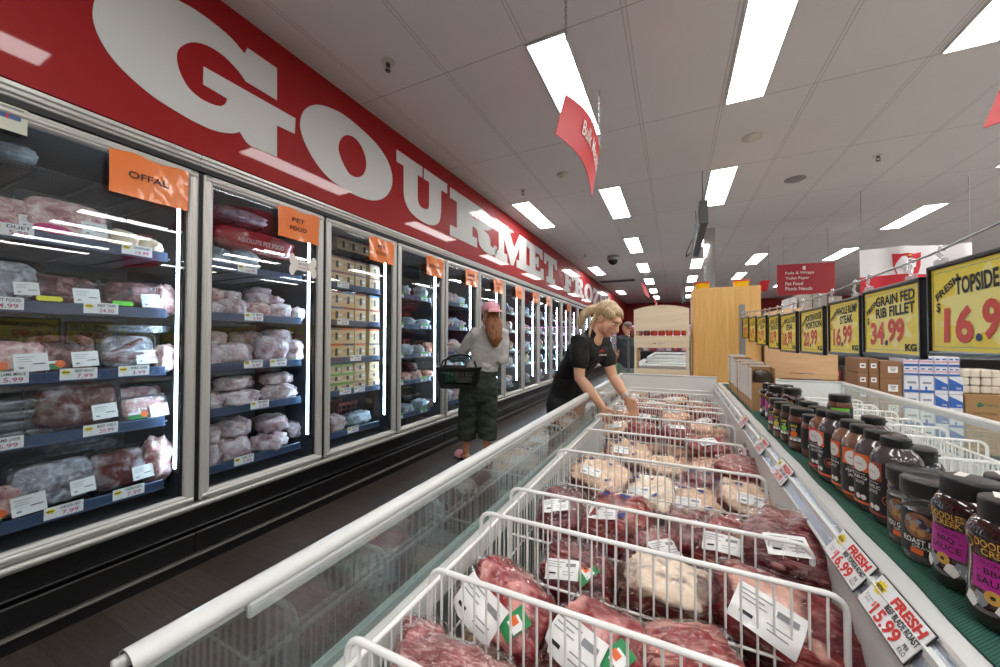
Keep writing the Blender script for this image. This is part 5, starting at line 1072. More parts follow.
# hanging red signs
REDS = mat('red_sign_board', 'cc2c34', .5, spec=.3); REDS2 = mat('dark_red_sign_board', 'a8182a', .4)
def chain(parent, x, y, z0, z1):
    m_ = MB(); n_ = int((z1-z0)/.022)
    for i in range(n_):
        zc = z0+(i+.5)*(z1-z0)/n_; h_ = (z1-z0)/n_*.62; a = (i % 2)*math.pi/2
        m_.tube([(x+.006*math.cos(q)*math.cos(a), y+.006*math.cos(q)*math.sin(a), zc+h_*math.sin(q)) for q in [k*math.pi/4 for k in range(8)]], .0022, mat('chain_metal', '8f8f8c', .35, .8), 4, closed=True)
    m_.build('chain', parent)
hs = thing('hanging_sign', 'curved red Bulk Meats sign hanging on chains from the ceiling', 'sign', (0, 0, 0))
c0, c1, c2, c3 = onX(566, 94, -.508), onX(599.5, 150, -.508), onX(592, 197, -.508), onX(555.5, 134, -.508)
m_ = MB(); nu, nv = 12, 6; V = []
for j in range(nv+1):
    for i in range(nu+1):
        s_, q = i/nu, j/nv; p = (c3*(1-s_)+c2*s_)*(1-q)+(c0*(1-s_)+c1*s_)*q; p = p+Vector((.035*math.sin(math.pi*s_), 0, .045*math.sin(math.pi*s_)*(1 if 1 else 0))); V.append(p)
Fq = [(j*(nu+1)+i, j*(nu+1)+i+1, (j+1)*(nu+1)+i+1, (j+1)*(nu+1)+i) for j in range(nv) for i in range(nu)]
m_.add(V, Fq, REDS, None, True); m_.add([p+Vector((-.004, 0, 0)) for p in V], [f[::-1] for f in Fq], REDS, None, True); ring = [j for j in range(nu+1)]+[(j+1)*(nu+1)-1 for j in range(1, nv+1)]+[nv*(nu+1)+i for i in range(nu-1, -1, -1)]+[j*(nu+1) for j in range(nv-1, 0, -1)]
m_.add([V[i] for i in ring]+[V[i]+Vector((-.004, 0, 0)) for i in ring], [(k, (k+1) % len(ring), len(ring)+(k+1) % len(ring), len(ring)+k) for k in range(len(ring))], REDS); m_.build('board', hs)
def on_board(s_, q): p = (c3*(1-s_)+c2*s_)*(1-q)+(c0*(1-s_)+c1*s_)*q; return p+Vector((.035*math.sin(math.pi*s_)+.008, 0, .045*math.sin(math.pi*s_)))
tv, tf = text_mesh('Bulk Meats', .01); x0, x1 = min(p[0] for p in tv), max(p[0] for p in tv); y0, y1 = min(p[1] for p in tv), max(p[1] for p in tv)
MB().add([on_board(.34+.62*(p[0]-x0)/(x1-x0), .42+.34*(p[1]-y0)/(y1-y0)) for p in tv], tf, WHL).build('lettering', hs)
chain(hs, c0.x, c0.y, c0.z, CEIL); chain(hs, c1.x, c1.y, c1.z, CEIL)
def flat_sign(name, lb, pts, m, back, cat='sign', strings=True):
    """pts: three corners (bottom left, bottom right, top left) as world points"""
    a, b, c_ = pts; n_ = (b-a).cross(c_-a).normalized()*.004; d_ = b+c_-a; o = thing(name, lb, cat, a)
    V = [a, b, d_, c_]+[p-n_ for p in (a, b, d_, c_)]; V = [p-a for p in V]
    MB().add(V, [(0, 1, 2, 3), (7, 6, 5, 4), (0, 4, 5, 1), (1, 5, 6, 2), (2, 6, 7, 3), (3, 7, 4, 0)], m).build('board', o)
    if strings:
        for p in (c_.lerp(d_, .12), c_.lerp(d_, .88)): MB().tube([p-a, Vector((p.x, p.y, CEIL))-a], .003, GREYINK, 5).build('hanger', o)
    return o
a = onY(777, 295.5, 8.0); b = onY(835, 294, 8.0); c_ = onY(777, 265, 8.0)
fs = flat_sign('aisle_sign', 'dark red aisle sign 1 listing Foils and Wraps, Toilet Paper', (a, b, c_), REDS2, None)
ex = (b-a).normalized(); ey = (c_-a).normalized(); w_, h_ = (b-a).length, (c_-a).length; MS = Matrix(((ex.x, ey.x, 0, 0), (ex.y, ey.y, -1, -.006), (ex.z, ey.z, 0, 0), (0, 0, 0, 1)))
m_ = MB(); m_.text('1', w_*.05, h_*.12, WHL, MS @ T(w_*.48, h_*.86, 0), .02)
for i, s_ in enumerate(('Foils & Wraps', 'Toilet Paper', 'Pet Food', 'Picnic Needs')): m_.text(s_, w_*(.5, .42, .31, .47)[i], h_*.11, WHL, MS @ T(w_*(.15+(.5, .42, .31, .47)[i]/2), h_*(.70-.165*i), 0), .015)
m_.build('lettering', fs)
P0 = onY(983, 128, 2.3); flat_sign('hanging_sign', 'red hanging sign just entering at the upper right edge', (P0, onY(1075, 96, 2.0), onY(1003, 82, 2.3)), REDS, None)
for (u, v, y, lb) in ((646, 296, 10, 'red hanging sign seen edge on, far down the aisle'), (656, 305.5, 15, 'small red hanging sign at the far end of the store')):
    q = onY(u, v, y); flat_sign('hanging_sign', lb, (q+Vector((.06, .5, -.02)), q+Vector((0, -.4, .0)), q+Vector((.06-.10, .5, .30))), REDS, None)
q = onY(757, 292, 9); flat_sign('hanging_sign', 'small tilted red sign behind the birch box', (q, onY(767, 291, 9), onY(760, 281, 9)), REDS, None)
q = onY(680, 303, 12); o = thing('hanging_display', 'small dark hanging box far off, left of the birch box', 'display', q+Vector((.1, 0, 0))); MB().box((0, 0, .2), (.1, .8, .42), mat('slate_box', '4b4f55', .5), bev=.01).build('casing', o); MB().tube([(0, 0, .4), (0, 0, CEIL-q.z)], .006, GREYINK).build('hanger', o)
# flag
fl = thing('flag', 'white and red flag with an eagle shield hanging behind the price signs', 'flag', onY(861, 300, 6.2)); FW = mat('white_cloth', 'e6e4e6', .8); FR = mat('red_cloth', 'c8323c', .8)
A = onY(860, 250.5, 6.2); Bq = onY(970, 246, 6.2); wf = (Bq-A).length; hf = A.z-onY(860, 300, 6.2).z; org = fl.location.copy()
def fpt(s_, q): return Vector((A.x+(Bq.x-A.x)*s_-org.x, .03*math.sin(s_*11)+.015*math.sin(s_*23+2), A.z-org.z-hf*q*1.05+.012*math.sin(s_*5)))
for nm, q0, q1, m in (('white_band', 0, .52, FW), ('red_band', .52, 1.08, FR)):
    n_ = 26; V = [fpt(i/n_, q0+(q1-q0)*j/3) for j in range(4) for i in range(n_+1)]; MB().add(V, [(j*(n_+1)+i, (j+1)*(n_+1)+i, (j+1)*(n_+1)+i+1, j*(n_+1)+i+1) for j in range(3) for i in range(n_)], m, None, True).build(nm, fl)
def fpatch(loop, m, off, name):
    q = MB(); q.poly(loop, m); V = [fpt(x, y)+Vector((0, -off, 0)) for x, y, z in q.v]; MB().add(V, [f[::-1] for f in q.f], m).build(name, fl)
sh = [(.305, .13), (.37, .15), (.44, .14), (.51, .15), (.575, .12), (.57, .36), (.55, .50), (.44, .60), (.33, .51), (.31, .36)]
fpatch(sh, FR, .012, 'shield')
eg0 = [(.44, .22), (.455, .19), (.47, .20), (.465, .25), (.49, .28), (.52, .20), (.55, .24), (.54, .40), (.50, .42), (.48, .40), (.475, .47), (.49, .54), (.44, .57), (.39, .54), (.405, .47), (.40, .40), (.38, .42), (.34, .40), (.33, .24), (.36, .20), (.39, .28), (.415, .25)]
eg = [(.44+(x-.44)*.78, .36+(y-.36)*.78) for x, y in eg0]; fpatch(eg, FW, .02, 'eagle'); fpatch([(.43, .19), (.435, .165), (.445, .18), (.455, .16), (.465, .18), (.475, .165), (.472, .195)], YEL, .022, 'crown')
for s_ in (.02, .98): p = fpt(s_, 0); MB().tube([p, Vector((p.x, p.y, CEIL-org.z))], .003, GREYINK, 5).build('cord', fl)
# cartons right of the second freezer
BRC = mat('brown_carton', '8f6a4c', .8, var=.06, vscale=5); WHC = mat('white_carton', 'd9dee6', .6); BLUEP = mat('blue_carton_print', '2b5fb0', .6); PINKP = mat('pink_carton_print', 'd8a0aa', .6)
YB = 5.4
sx0 = onY(852, 372, YB).x; sx1 = onY(1035, 372, YB).x
pl = thing('stock_table', 'low stock platform under the cartons right of the freezer', 'platform', ((sx0+sx1)/2, YB+.3, 0)); zpl = .12
MB().box((0, 0, .10), (sx1-sx0+.2, .8, .04), mat('pallet_wood', '9a7a55', .8)).build('deck', pl)
for x in (-.45, 0, .45): MB().box((x*(sx1-sx0), 0, .04), (.12, .8, .08), mat('pallet_wood', '9a7a55', .8)).build('bearer', pl)
def carton(u0, u1, z0, z1, m, lb, decor=None, d=.34, y=YB, grp='stacked cartons'):
    x0 = onY(u0, 372, y).x; x1 = onY(u1, 372, y).x; o = thing('carton', lb, 'carton', ((x0+x1)/2, y+d/2, z0), (0, 0, 0), grp); w, h = x1-x0-.004, z1-z0-.003
    MB().box((0, 0, h/2), (w, d, h), m, bev=.004).build('box', o)
    if decor: m_ = MB(); decor(m_, w, h, FACE_NY @ T(0, h/2, d/2+.001)); m_.build('print', o)
def dec_label(m_, w, h, M): m_.quad(w*.45, h*.36, PAPER, M @ T(w*.1, 0, 0)); [m_.quad(w*.3*(1-.2*i), h*.03, INK, M @ T(w*.1, h*(.1-.08*i), .0005)) for i in range(3)]
def dec_small(m_, w, h, M): m_.quad(w*.55, h*.34, PAPER, M @ T(0, 0, 0)); m_.quad(w*.3, h*.1, INK, M @ T(0, .0, .0005))
def dec_blue(m_, w, h, M): m_.poly([(-w*.5, -h*.3), (w*.5, -h*.3), (w*.5, h*.05), (-w*.5, h*.42)], BLUEP, M); m_.text('TOWEL', w*.4, h*.12, PAPER, M @ T(w*.2, -h*.16, .0006), .01)
def dec_edge(m_, w, h, M): m_.quad(w, h*.16, BLUEP, M @ T(0, -h*.40, 0)); m_.poly(ell(0, 0, w*.09, h*.13, 14), BLUEP, M @ T(-w*.05, -h*.22, .0004)); m_.quad(w*.6, h*.12, GREYINK, M @ T(.02*w, h*.1, 0))
def dec_pink(m_, w, h, M): m_.quad(w, h*.22, BLUEP, M @ T(0, -h*.36, 0)); m_.quad(w, h*.16, PINKP, M @ T(0, .0, 0)); [m_.quad(w*.3, h*.14, BLUEP, M @ T(s_*w*.25, h*.25, 0)) for s_ in (-1, 1)]
dz = lambda v: onY(900, v, YB).z
zr = [dz(v) for v in (468, 446, 420, 398, 378.5, 361)]; zr[0] = zpl
for i in range(5):
    carton(879.5, 902, zr[i], zr[i+1], BRC, f'large brown carton, {ORD[4-i]} from the top of its stack', dec_label)
zs = [zpl]+[dz(v) for v in (435, 419, 403, 388, 373.5, 359)]
for c_i, (u0, u1) in enumerate(((857.5, 868.2), (868.5, 879))):
    for i in range(6): carton(u0, u1, zs[i], zs[i+1], BRC, f'narrow brown carton, {ORD[5-i]} from the top, {"left" if c_i == 0 else "right"} of the two narrow stacks', dec_small)
zw = [zpl]+[dz(v) for v in (440, 424, 408, 392, 375)]
for c_i, (u0, u1) in enumerate(((903.5, 918.8), (919.2, 934), (934.4, 948), (948.4, 963))):
    for i in range(5): carton(u0, u1, zw[i], zw[i+1], WHC, f'white carton with {"blue wedge" if (c_i > 1) else "blue foot"} print, {ORD[4-i]} from the top, {ORD[c_i]} stack from the brown cartons', (dec_blue if not (c_i == 3 and i == 2) else dec_edge) if c_i > 1 else dec_edge)
zp = [zw[-1], dz(366), dz(356)]
for c_i, (u0, u1) in enumerate(((903.5, 918.8), (919.2, 934), (934.4, 948), (948.4, 960))):
    for i in range(2): carton(u0, u1, zp[i], zp[i+1], WHC, f'flat white pack with pink and blue stripes, {"upper" if i else "lower"}, {ORD[c_i]} from the brown cartons', dec_pink, .30)
def dec_leaf(m_, w, h, M):
    G = mat('green_print', '2f6a45', .7); m_.poly([(-w*.22, h*.2), (-w*.12, h*.30), (-w*.05, h*.26), (0, h*.22), (-w*.06, h*.17), (-w*.16, h*.15)], G, M); m_.text('Caprice', w*.34, h*.14, G, M @ T(w*.18, h*.21, 0)); m_.text('QUALITY NAPKIN', w*.6, h*.08, INK, M @ T(0, -h*.02, 0)); m_.text('2 PLY 1000', w*.4, h*.06, INK, M @ T(0, -h*.18, 0))
carton(964.5, 1004, dz(425), dz(391), mat('kraft_big', '9c7a52', .8, var=.05), 'big kraft carton with green leaf print under the napkin packs', dec_leaf, .5); carton(964.5, 1004, zpl, dz(425), mat('kraft_big', '9c7a52', .8), 'big kraft carton beneath the one with the leaf print', dec_leaf, .5); carton(1005, 1034, zpl, dz(391), mat('kraft_big', '9c7a52', .8), 'big kraft carton outside the right edge of the picture', dec_leaf, .5)
NAP = mat('wrapped_napkins', 'd9d0bf', .35, coat=.4, bump=.3, bscale=30); rq = random.Random(4)
for i in range(3):
    for c_i in range(4):
        u0 = 965+10.5*c_i; x0 = onY(u0, 372, YB).x; x1 = onY(u0+10, 372, YB).x; z = dz(391)+i*.082
        tag(MB().box((0, 0, .04), (x1-x0, .28, .078), NAP, bev=.012).build('napkin_pack', None, ((x0+x1)/2, YB+.2, z+.001), (0, 0, rq.uniform(-.06, .06))), f'wrapped napkin pack, {ORD[c_i]} along, {("lowest", "middle", "top")[i]} layer on the kraft carton', 'napkin pack', 'napkin packs on the kraft carton')
# gondola behind with assorted boxes
GON = mat('gondola_metal', '6d7074', .5)
gd = thing('store_shelf', 'tall grey shelf unit with assorted goods behind the cartons', 'shelf', (2.9, 7.6, 0)); MB().box((0, .25, .85), (3.8, .04, 1.7), GON).build('back_panel', gd)
for z in (.15, .55, .95, 1.32): MB().box((0, 0, z), (3.8, .5, .03), GON).build('shelf_board', gd)
PALS = ['d8d4c8', '4f7f3f', 'c9a63a', '7d93b8', 'b8483e', 'e2ddd5', '8a6a4e', 'd9b8c0']
for s_i, z in enumerate((.566, .966, 1.336)):
    for i in range(14):
        h_ = rq.uniform(.16, .27); w_ = .2; cc = rq.choice(PALS); o = thing('grocery_pack', 'assorted pack on the grey shelf unit behind the cartons', 'grocery pack', (1.2+.255*i, 7.52, z), group='packs on the grey shelf unit')
        MB().box((0, 0, h_/2), (w_, .25, h_), mat('pack_'+cc, cc, .5), bev=.008).build('pack', o); m_ = MB(); m_.quad(w_*.7, h_*.3, PAPER, FACE_NY @ T(0, h_*.6, .127)); m_.quad(w_*.5, h_*.06, INK, FACE_NY @ T(0, h_*.62, .128)); m_.build('print', o)
for i, (u0, u1, vt, cc) in enumerate(((789, 797, 297.5, 'dcdad6'), (799, 812, 294, 'b9b2a8'), (813, 827, 293, 'a9a298'), (829, 842, 296, 'c9c2b8'))):
    p0 = onY(u0, 312, 6.6); p1 = onY(u1, vt, 6.6); o = thing('carton', f'pale carton stored high behind the yellow signs, {ORD[i]} from the birch box', 'carton', ((p0.x+p1.x)/2, 6.8, 1.39), group='cartons on the high shelf')
    MB().box((0, 0, (p1.z-1.39)/2), (p1.x-p0.x, .4, p1.z-1.39), mat('hc_'+cc, cc, .7), bev=.005).build('box', o); m_ = MB(); m_.quad((p1.x-p0.x)*.5, .05, GREYINK, FACE_NY @ T(0, (p1.z-1.39)*.5, .201)); m_.build('print', o)
hsf = thing('store_shelf', 'high steel shelf behind the tan plywood rack', 'shelf', (2.2, 6.85, 0)); MB().box((0, 0, 1.37), (1.9, .5, .03), GON).build('shelf_board', hsf)
for x in (-.93, .93): MB().box((x, 0, .69), (.04, .46, 1.38), GON).build('post', hsf)
# far island freezers and the pink-lit case at the back wall
def far_chest(x0, x1, y0, y1, lb):
    o = thing('chest_freezer', lb, 'freezer', ((x0+x1)/2, (y0+y1)/2, 0)); w, d = x1-x0, y1-y0
    MB().box((0, 0, .38), (w, d, .62), WHITE, bev=.02).build('cabinet', o); m_ = MB()
    for s_ in (-1, 1): m_.box((s_*(w/2-.02), 0, .84), (.05, d, .05), WHITE, bev=.01); m_.box((s_*(w/2-.02), 0, .75), (.008, d-.02, .15), CGLASS); m_.box((0, s_*(d/2-.02), .84), (w, .05, .05), WHITE, bev=.01); m_.box((0, s_*(d/2-.02), .75), (w-.02, .008, .15), CGLASS)
    m_.build('glass_rim', o); m_ = MB(); m_.box((0, -d/2-.004, .66), (w, .01, .05), mat('pale_blue_band', 'aebcd6', .4)); m_.build('price_band', o); MB().box((0, 0, .05), (w-.1, d-.1, .10), BASEM).build('plinth', o)
    for i in range(3): MB().box((0, -d/2+d*(i+1)/4, .80), (w-.1, .03, .04), WHITE, bev=.006).build('cross_bar', o)
    return o
far_chest(-.50, 1.15, 5.35, 7.0, 'white island freezer seen through the pale plywood rack'); far_chest(-.50, .40, 7.9, 11.0, 'farther white island freezer beyond the first one')
PKL = NT('pink_case_light'); PKM = PKL.surf(PKL.n('ShaderNodeEmission', {'Color': (1, .32, .75), 'Strength': 3.2}).outputs[0])
cs = thing('meat_case', 'open meat case with pink light along the far wall', 'display case', (.6, 19.9, 0)); m_ = MB(); m_.box((0, .45, 1.0), (5.6, .08, 2.0), mat('case_inner', 'd8c4cf', .5)); m_.box((0, 0, .3), (5.6, 1.0, .6), BLACKP); m_.box((0, .15, 2.0), (5.6, .7, .12), BLACKP); m_.build('cabinet', cs)
m_ = MB(); [m_.box((0, -.1+.08*i, z), (5.5, .03, .03), PKM) for i, z in enumerate((1.9, 1.42, 1.0))]; m_.build('light_tube', cs)
for z in (.95, 1.38): MB().box((0, .2, z), (5.5, .5, .03), GON).build('shelf_board', cs)
for z in (.62, .97, 1.40):
    for i in range(16): o = tag(MB().box((0, 0, .09), (.24, .3, .17), mat('case_pack_'+('a', 'b', 'c')[i % 3], ('b04a56', 'd9a6b0', 'e0d8da')[i % 3], .4), bev=.03).build('meat_tray', None, (-2.0+.345*i, 19.95, z)), 'tray in the pink-lit meat case at the far wall', 'tray', 'trays in the pink-lit case')
# red jars on a narrow rack behind the pale plywood rack
jr = thing('jar_shelf', 'narrow shelf of red and brown jars behind the plywood rack', 'shelf', (-.19, 5.1, 0)); MB().box((0, 0, 1.22), (.75, .12, .02), GON).build('shelf_board', jr)
for x in (-.36, .36): MB().box((x, 0, .6), (.02, .1, 1.2), GON).build('post', jr)
for i in range(8):
    o = thing('sauce_jar', f'small {"brown" if i < 3 else "red"} jar on the narrow shelf behind the plywood rack, {ORD[i]} from the aisle', 'jar', (-.50+.088*i, 5.1, 1.231), group='jars behind the plywood rack'); MB().lathe([(0, 0), (.036, 0), (.038, .01), (.038, .075), (.03, .09)], mat('jar_brown', '6b3524', .2, coat=.5) if i < 3 else mat('jar_red', 'c4472c', .2, coat=.5), 16).build('jar', o); MB().lathe([(.032, .088), (.032, .105), (0, .105)], CAPM if i % 2 else RLID, 16).build('lid', o)
# ------------------------------------------------------------------ people
def chain_mesh(mb, pts, radii, m, side=None, n=14, flat=False):
    """closed tube of elliptical sections; radii: r or (r_side, r_depth); side: the section's wide axis"""
    pts = [Vector(p) for p in pts]; rd = [(r_, r_) if not isinstance(r_, tuple) else r_ for r_ in radii]; rings = []
    N = len(pts)
    for i, p in enumerate(pts):
        d = ((pts[min(i+1, N-1)]-p).normalized()+(p-pts[max(i-1, 0)]).normalized()).normalized()
        sv = Vector(side) if side is not None else px_ if i else (Vector((0, 0, 1)) if abs(d.z) < .9 else Vector((1, 0, 0)))
        x = (sv-d*sv.dot(d)).normalized(); y = d.cross(x); a, b = rd[i]; px_ = x
        cap = [(k*.25*math.pi, 1) for k in (1.9, 1.4, .8)] if i == 0 else []
        for q, _ in cap: rings.append([p-d*min(a, b)*math.sin(q)+(x*a*math.cos(t)+y*b*math.sin(t))*math.cos(q) for t in (2*math.pi*j/n for j in range(n))])
        rings.append([p+(x*a*math.cos(t)+y*b*math.sin(t)) for t in (2*math.pi*j/n for j in range(n))])
        if i == N-1 and not flat:
            for q in (.8, 1.4, 1.9): q *= .25*math.pi; rings.append([p+d*min(a, b)*math.sin(q)+(x*a*math.cos(t)+y*b*math.sin(t))*math.cos(q) for t in (2*math.pi*j/n for j in range(n))])
    loft(mb, rings, m)
def ellip(mb, M, c, r_, m, rot=None):
    V, F = blob(r_[0], r_[1], r_[2], 1., 0, 1, 0, 18, 12); Q = M @ T(*c) @ (rot or Matrix()); mb.add(V, F, m, Q, True)
def fuse(name, mb, m, voxel, parent, it=4, wob=0., fac=.5):
    """fuses the overlapping volumes into one continuous skin"""
    me = mb.mesh(name); o = bpy.data.objects.new(name, me); col.objects.link(o)
    r_ = o.modifiers.new('r', 'REMESH'); r_.mode = 'VOXEL'; r_.voxel_size = voxel; r_.use_smooth_shade = True
    s_ = o.modifiers.new('s', 'SMOOTH'); s_.iterations = it; s_.factor = fac
    dg = bpy.context.evaluated_depsgraph_get(); me2 = bpy.data.meshes.new_from_object(o.evaluated_get(dg)); bpy.data.objects.remove(o)
    me2.materials.clear(); me2.materials.append(m); me2.polygons.foreach_set('use_smooth', [True]*len(me2.polygons))
    if wob:
        nn = [v.normal.copy() for v in me2.vertices]
        for v, q in zip(me2.vertices, nn): p = v.co; v.co = p+q*wob*(noise.noise(Vector((p.x*9, p.y*9, p.z*14)))+.6*noise.noise(Vector((p.x*22, p.y*22, p.z*30+5))))
    o = put(name, me2, parent); return o
def skin_mat(name, c, c2):
    t = NT(name); n_ = t.noise(t.obj(), 14, 3); b = t.bsdf(Base_Color=t.mix(n_, hexc(c), hexc(c2)), Roughness=.48)
    b.inputs['Subsurface Weight'].default_value = .12; b.inputs['Subsurface Radius'].default_value = (.02, .008, .005); b.inputs['Subsurface Scale'].default_value = .3
    return t.m
def hair_mat(name, dark, light, sc=(60, 60, 8)):
    t = NT(name); n_ = t.noise(t.n('ShaderNodeMapping', {0: t.obj(), 'Scale': sc}).outputs[0], 1.6, 5, .65, .6)
    t.bsdf(Base_Color=t.ramp(n_, [(.3, hexc(dark)), (.7, hexc(light))]), Roughness=.42, Normal=t.bump(n_, .5, .006)); return t.m
def frame(f, up=(0, 0, 1)):
    y = Vector(f).normalized(); x = y.cross(Vector(up)).normalized(); z = x.cross(y); return Matrix(((x.x, y.x, z.x, 0), (x.y, y.y, z.y, 0), (x.z, y.z, z.z, 0), (0, 0, 0, 1)))
def head_on(mb, M, m, nose=True):
    """head in its own frame: x right, y forward, z up, origin between the ears"""
    ellip(mb, M, (0, -.012, .030), (.072, .090, .085), m); ellip(mb, M, (0, .030, -.020), (.058, .060, .075), m); ellip(mb, M, (0, .050, -.075), (.036, .036, .030), m)
    ellip(mb, M, (0, .058, -.040), (.045, .030, .040), m)
    for s_ in (-1, 1): ellip(mb, M, (s_*.040, .055, -.018), (.024, .026, .022), m); ellip(mb, M, (s_*.073, -.008, -.008), (.008, .018, .030), m, RZ(s_*.3)); ellip(mb, M, (s_*.045, .030, -.058), (.022, .04, .026), m); ellip(mb, M, (s_*.044, .040, -.036), (.028, .034, .036), m)
    ellip(mb, M, (0, .078, .030), (.045, .014, .020), m)
    if nose: chain_mesh(mb, [M @ Vector((0, .088, .012)), M @ Vector((0, .100, -.010)), M @ Vector((0, .108, -.026))], [.008, .010, .0125], m); ellip(mb, M, (0, .086, -.052), (.020, .010, .006), m); ellip(mb, M, (0, .085, -.060), (.017, .010, .006), m)
def face_bits(parent, M, lip='b5685f', brow='8a6a48'):
    E = mat('eye_white', 'e8e4df', .3); P_ = mat('pupil', '2a2320', .2); Bm = mat('eyebrow_'+brow, brow, .8); L = mat('lips_'+lip, lip, .4)
    for s_ in (-1, 1):
        q = MB(); ellip(q, M, (s_*.032, .080, .008), (.012, .008, .0042), E); ellip(q, M, (s_*.032, .0855, .0072), (.0065, .004, .0042), P_); q.build('eye', parent)
        q = MB(); chain_mesh(q, [M @ Vector((s_*.016, .095, .026)), M @ Vector((s_*.032, .092, .031)), M @ Vector((s_*.048, .080, .027))], [.003, .0035, .0025], Bm, None, 8); q.build('eyebrow', parent)
    q = MB(); ellip(q, M, (0, .091, -.052), (.021, .007, .0035), L); ellip(q, M, (0, .090, -.059), (.018, .007, .004), L); q.build('mouth', parent)
def hand_on(mb, wrist, d, palm_n, m, curl=.5, right=True, sc=1.0, spread=.12):
    """palm, four fingers and a thumb; d: wrist to knuckles, palm_n: out of the palm"""
    d = Vector(d).normalized(); pn = Vector(palm_n); pn = (pn-d*pn.dot(d)).normalized(); ac = d.cross(pn)*(1 if right else -1); w = Vector(wrist)
    # ac points to the thumb side
    k = w+d*.075*sc
    chain_mesh(mb, [w, w+d*.035*sc, k], [(.026*sc, .018*sc), (.036*sc, .017*sc), (.040*sc, .014*sc)], m, ac)
    for i, (off, L) in enumerate(((.029, .066), (.010, .074), (-.009, .069), (-.027, .054))):
        b = k+ac*off*sc-d*.006*sc; dd = (d+ac*off*spread*16*.4).normalized(); pts = [b]; c_ = curl*.55
        for seg, fr in enumerate((.45, .31, .24)):
            ax = d.cross(pn); a = c_*(seg+.6+.12*i); v = dd*math.cos(a)+pn*math.sin(a); pts.append(pts[-1]+v*L*fr*sc)
        chain_mesh(mb, pts, [.0098*sc, .0092*sc, .0082*sc, .0068*sc], m, None, 10)
    b = w+ac*.024*sc+d*.020*sc; chain_mesh(mb, [b, b+(ac*.75+d*.55+pn*.25).normalized()*.036*sc, b+(ac*.75+d*.55+pn*.25).normalized()*.036*sc+(d*.85+ac*.25+pn*.45).normalized()*.034*sc], [.0135*sc, .0115*sc, .0085*sc], m, None, 10)
# ---- the woman in black, leaning over the freezer
w1 = thing('person', 'blonde woman in black T-shirt leaning over the chest freezer, hands among the packs', 'person', (0, 0, 0)); SK1 = skin_mat('fair_skin', 'd9a585', 'e6b79a')
rv = Vector((-.30, -.955, 0)).normalized(); fv = Vector((-rv.y, rv.x, 0))
def q_(u, v, y): return onY(u, v, y)
pel = q_(566, 396, 2.80); wai = q_(572, 373, 2.74); che = q_(585, 352, 2.64); nb = q_(593.5, 337, 2.58); hc = q_(607.5, 319.5, 2.575)
shc = q_(591, 342.5, 2.60); rs = shc+rv*.155; ls = shc-rv*.155
re_, rw = q_(579.5, 378, 2.46), q_(601.5, 406, 2.50); le, lw_ = q_(613, 377, 2.72), q_(627, 398, 2.66)
fh = (fv*.80+Vector((.02, -.14, -.58))).normalized(); HM = T(*hc) @ frame(fh, (.1, 0, 1)) @ S(1.0, 1.0, 1.0)
bm1 = MB(); head_on(bm1, HM, SK1)
chain_mesh(bm1, [nb-Vector((.0, 0, .03)), (nb+hc)/2+Vector((-.01, 0, 0)), hc-fh*.03], [.055, .05, .05], SK1)
chain_mesh(bm1, [pel, wai, che, shc], [(.13, .09), (.115, .08), (.13, .09), (.12, .07)], SK1, rv)
for a, b, c_, s_ in ((rs, re_, rw, 1), (ls, le, lw_, -1)):
    chain_mesh(bm1, [a, a.lerp(b, .5), b, b.lerp(c_, .35), c_], [.050, .043, .037, .039, .026], SK1)
hr = (Vector((.10, .02, -1))).normalized(); hl = (Vector((.35, .12, -.9))).normalized()
hand_on(bm1, rw, (rw-re_).normalized()*.45+hr*.7, Vector((.25, .95, .0)), SK1, .55, True); hand_on(bm1, lw_, (lw_-le).normalized()*.5+hl*.6, Vector((-.2, -.9, -.3)), SK1, .55, False)
for s_ in (1, -1):
    hp = pel+rv*.085*s_-Vector((0, 0, .04)); kn = Vector((hp.x-.0, hp.y, .45)); an = Vector((hp.x-.03, hp.y, .09)); chain_mesh(bm1, [hp, kn, an], [.085, .055, .038], SK1); chain_mesh(bm1, [an+Vector((-.02, 0, -.05)), an+Vector((.13, 0, -.065))], [(.035, .03), (.035, .02)], SK1, (0, 1, 0))
fuse('body', bm1, SK1, .0045, w1, 5)
face_bits(w1, HM)
BTEE = mat('black_cotton', '131314', .75, var=.15, vscale=20, bump=.25, bscale=120); BPANT = mat('black_trousers', '101012', .8, bump=.2, bscale=90)
s1 = MB(); chain_mesh(s1, [pel+Vector((0, 0, .03)), wai, che.lerp(wai, .4), che, shc.lerp(che, .4), shc], [(.158, .115), (.140, .105), (.148, .11), (.160, .118), (.158, .105), (.145, .075)], BTEE, rv)
chain_mesh(s1, [shc, nb+Vector((-.006, 0, .006))], [(.11, .075), (.066, .062)], BTEE, rv)
for a, b in ((rs, re_), (ls, le)): chain_mesh(s1, [a.lerp(shc, .35)+Vector((0, 0, -.01)), a, a.lerp(b, .28), a.lerp(b, .50)], [.072, .071, .066, .066], BTEE)
for s_ in (-1, 1): ellip(s1, T(*(che+fv*.075-rv*.065*s_+Vector((0, 0, .0)))), (0, 0, 0), (.065, .06, .065), BTEE)
fuse('t_shirt', s1, BTEE, .007, w1, 5, .006)
p1 = MB(); chain_mesh(p1, [wai+Vector((0, 0, -.02)), pel, pel-Vector((0, 0, .09))], [(.142, .105), (.170, .125), (.165, .12)], BPANT, rv)
for s_ in (1, -1):
    hp = pel+rv*.085*s_-Vector((0, 0, .05)); chain_mesh(p1, [hp, Vector((hp.x, hp.y, .45)), Vector((hp.x-.03, hp.y, .10))], [.108, .085, .085], BPANT, None, 14, True)
fuse('trousers', p1, BPANT, .009, w1, 5, .006)
sho = MB()
for s_ in (1, -1): hp = pel+rv*.085*s_; chain_mesh(sho, [Vector((hp.x-.06, hp.y, .045)), Vector((hp.x+.06, hp.y, .042)), Vector((hp.x+.13, hp.y, .034))], [(.042, .04), (.042, .036), (.036, .026)], BLACKP, (0, 1, 0))
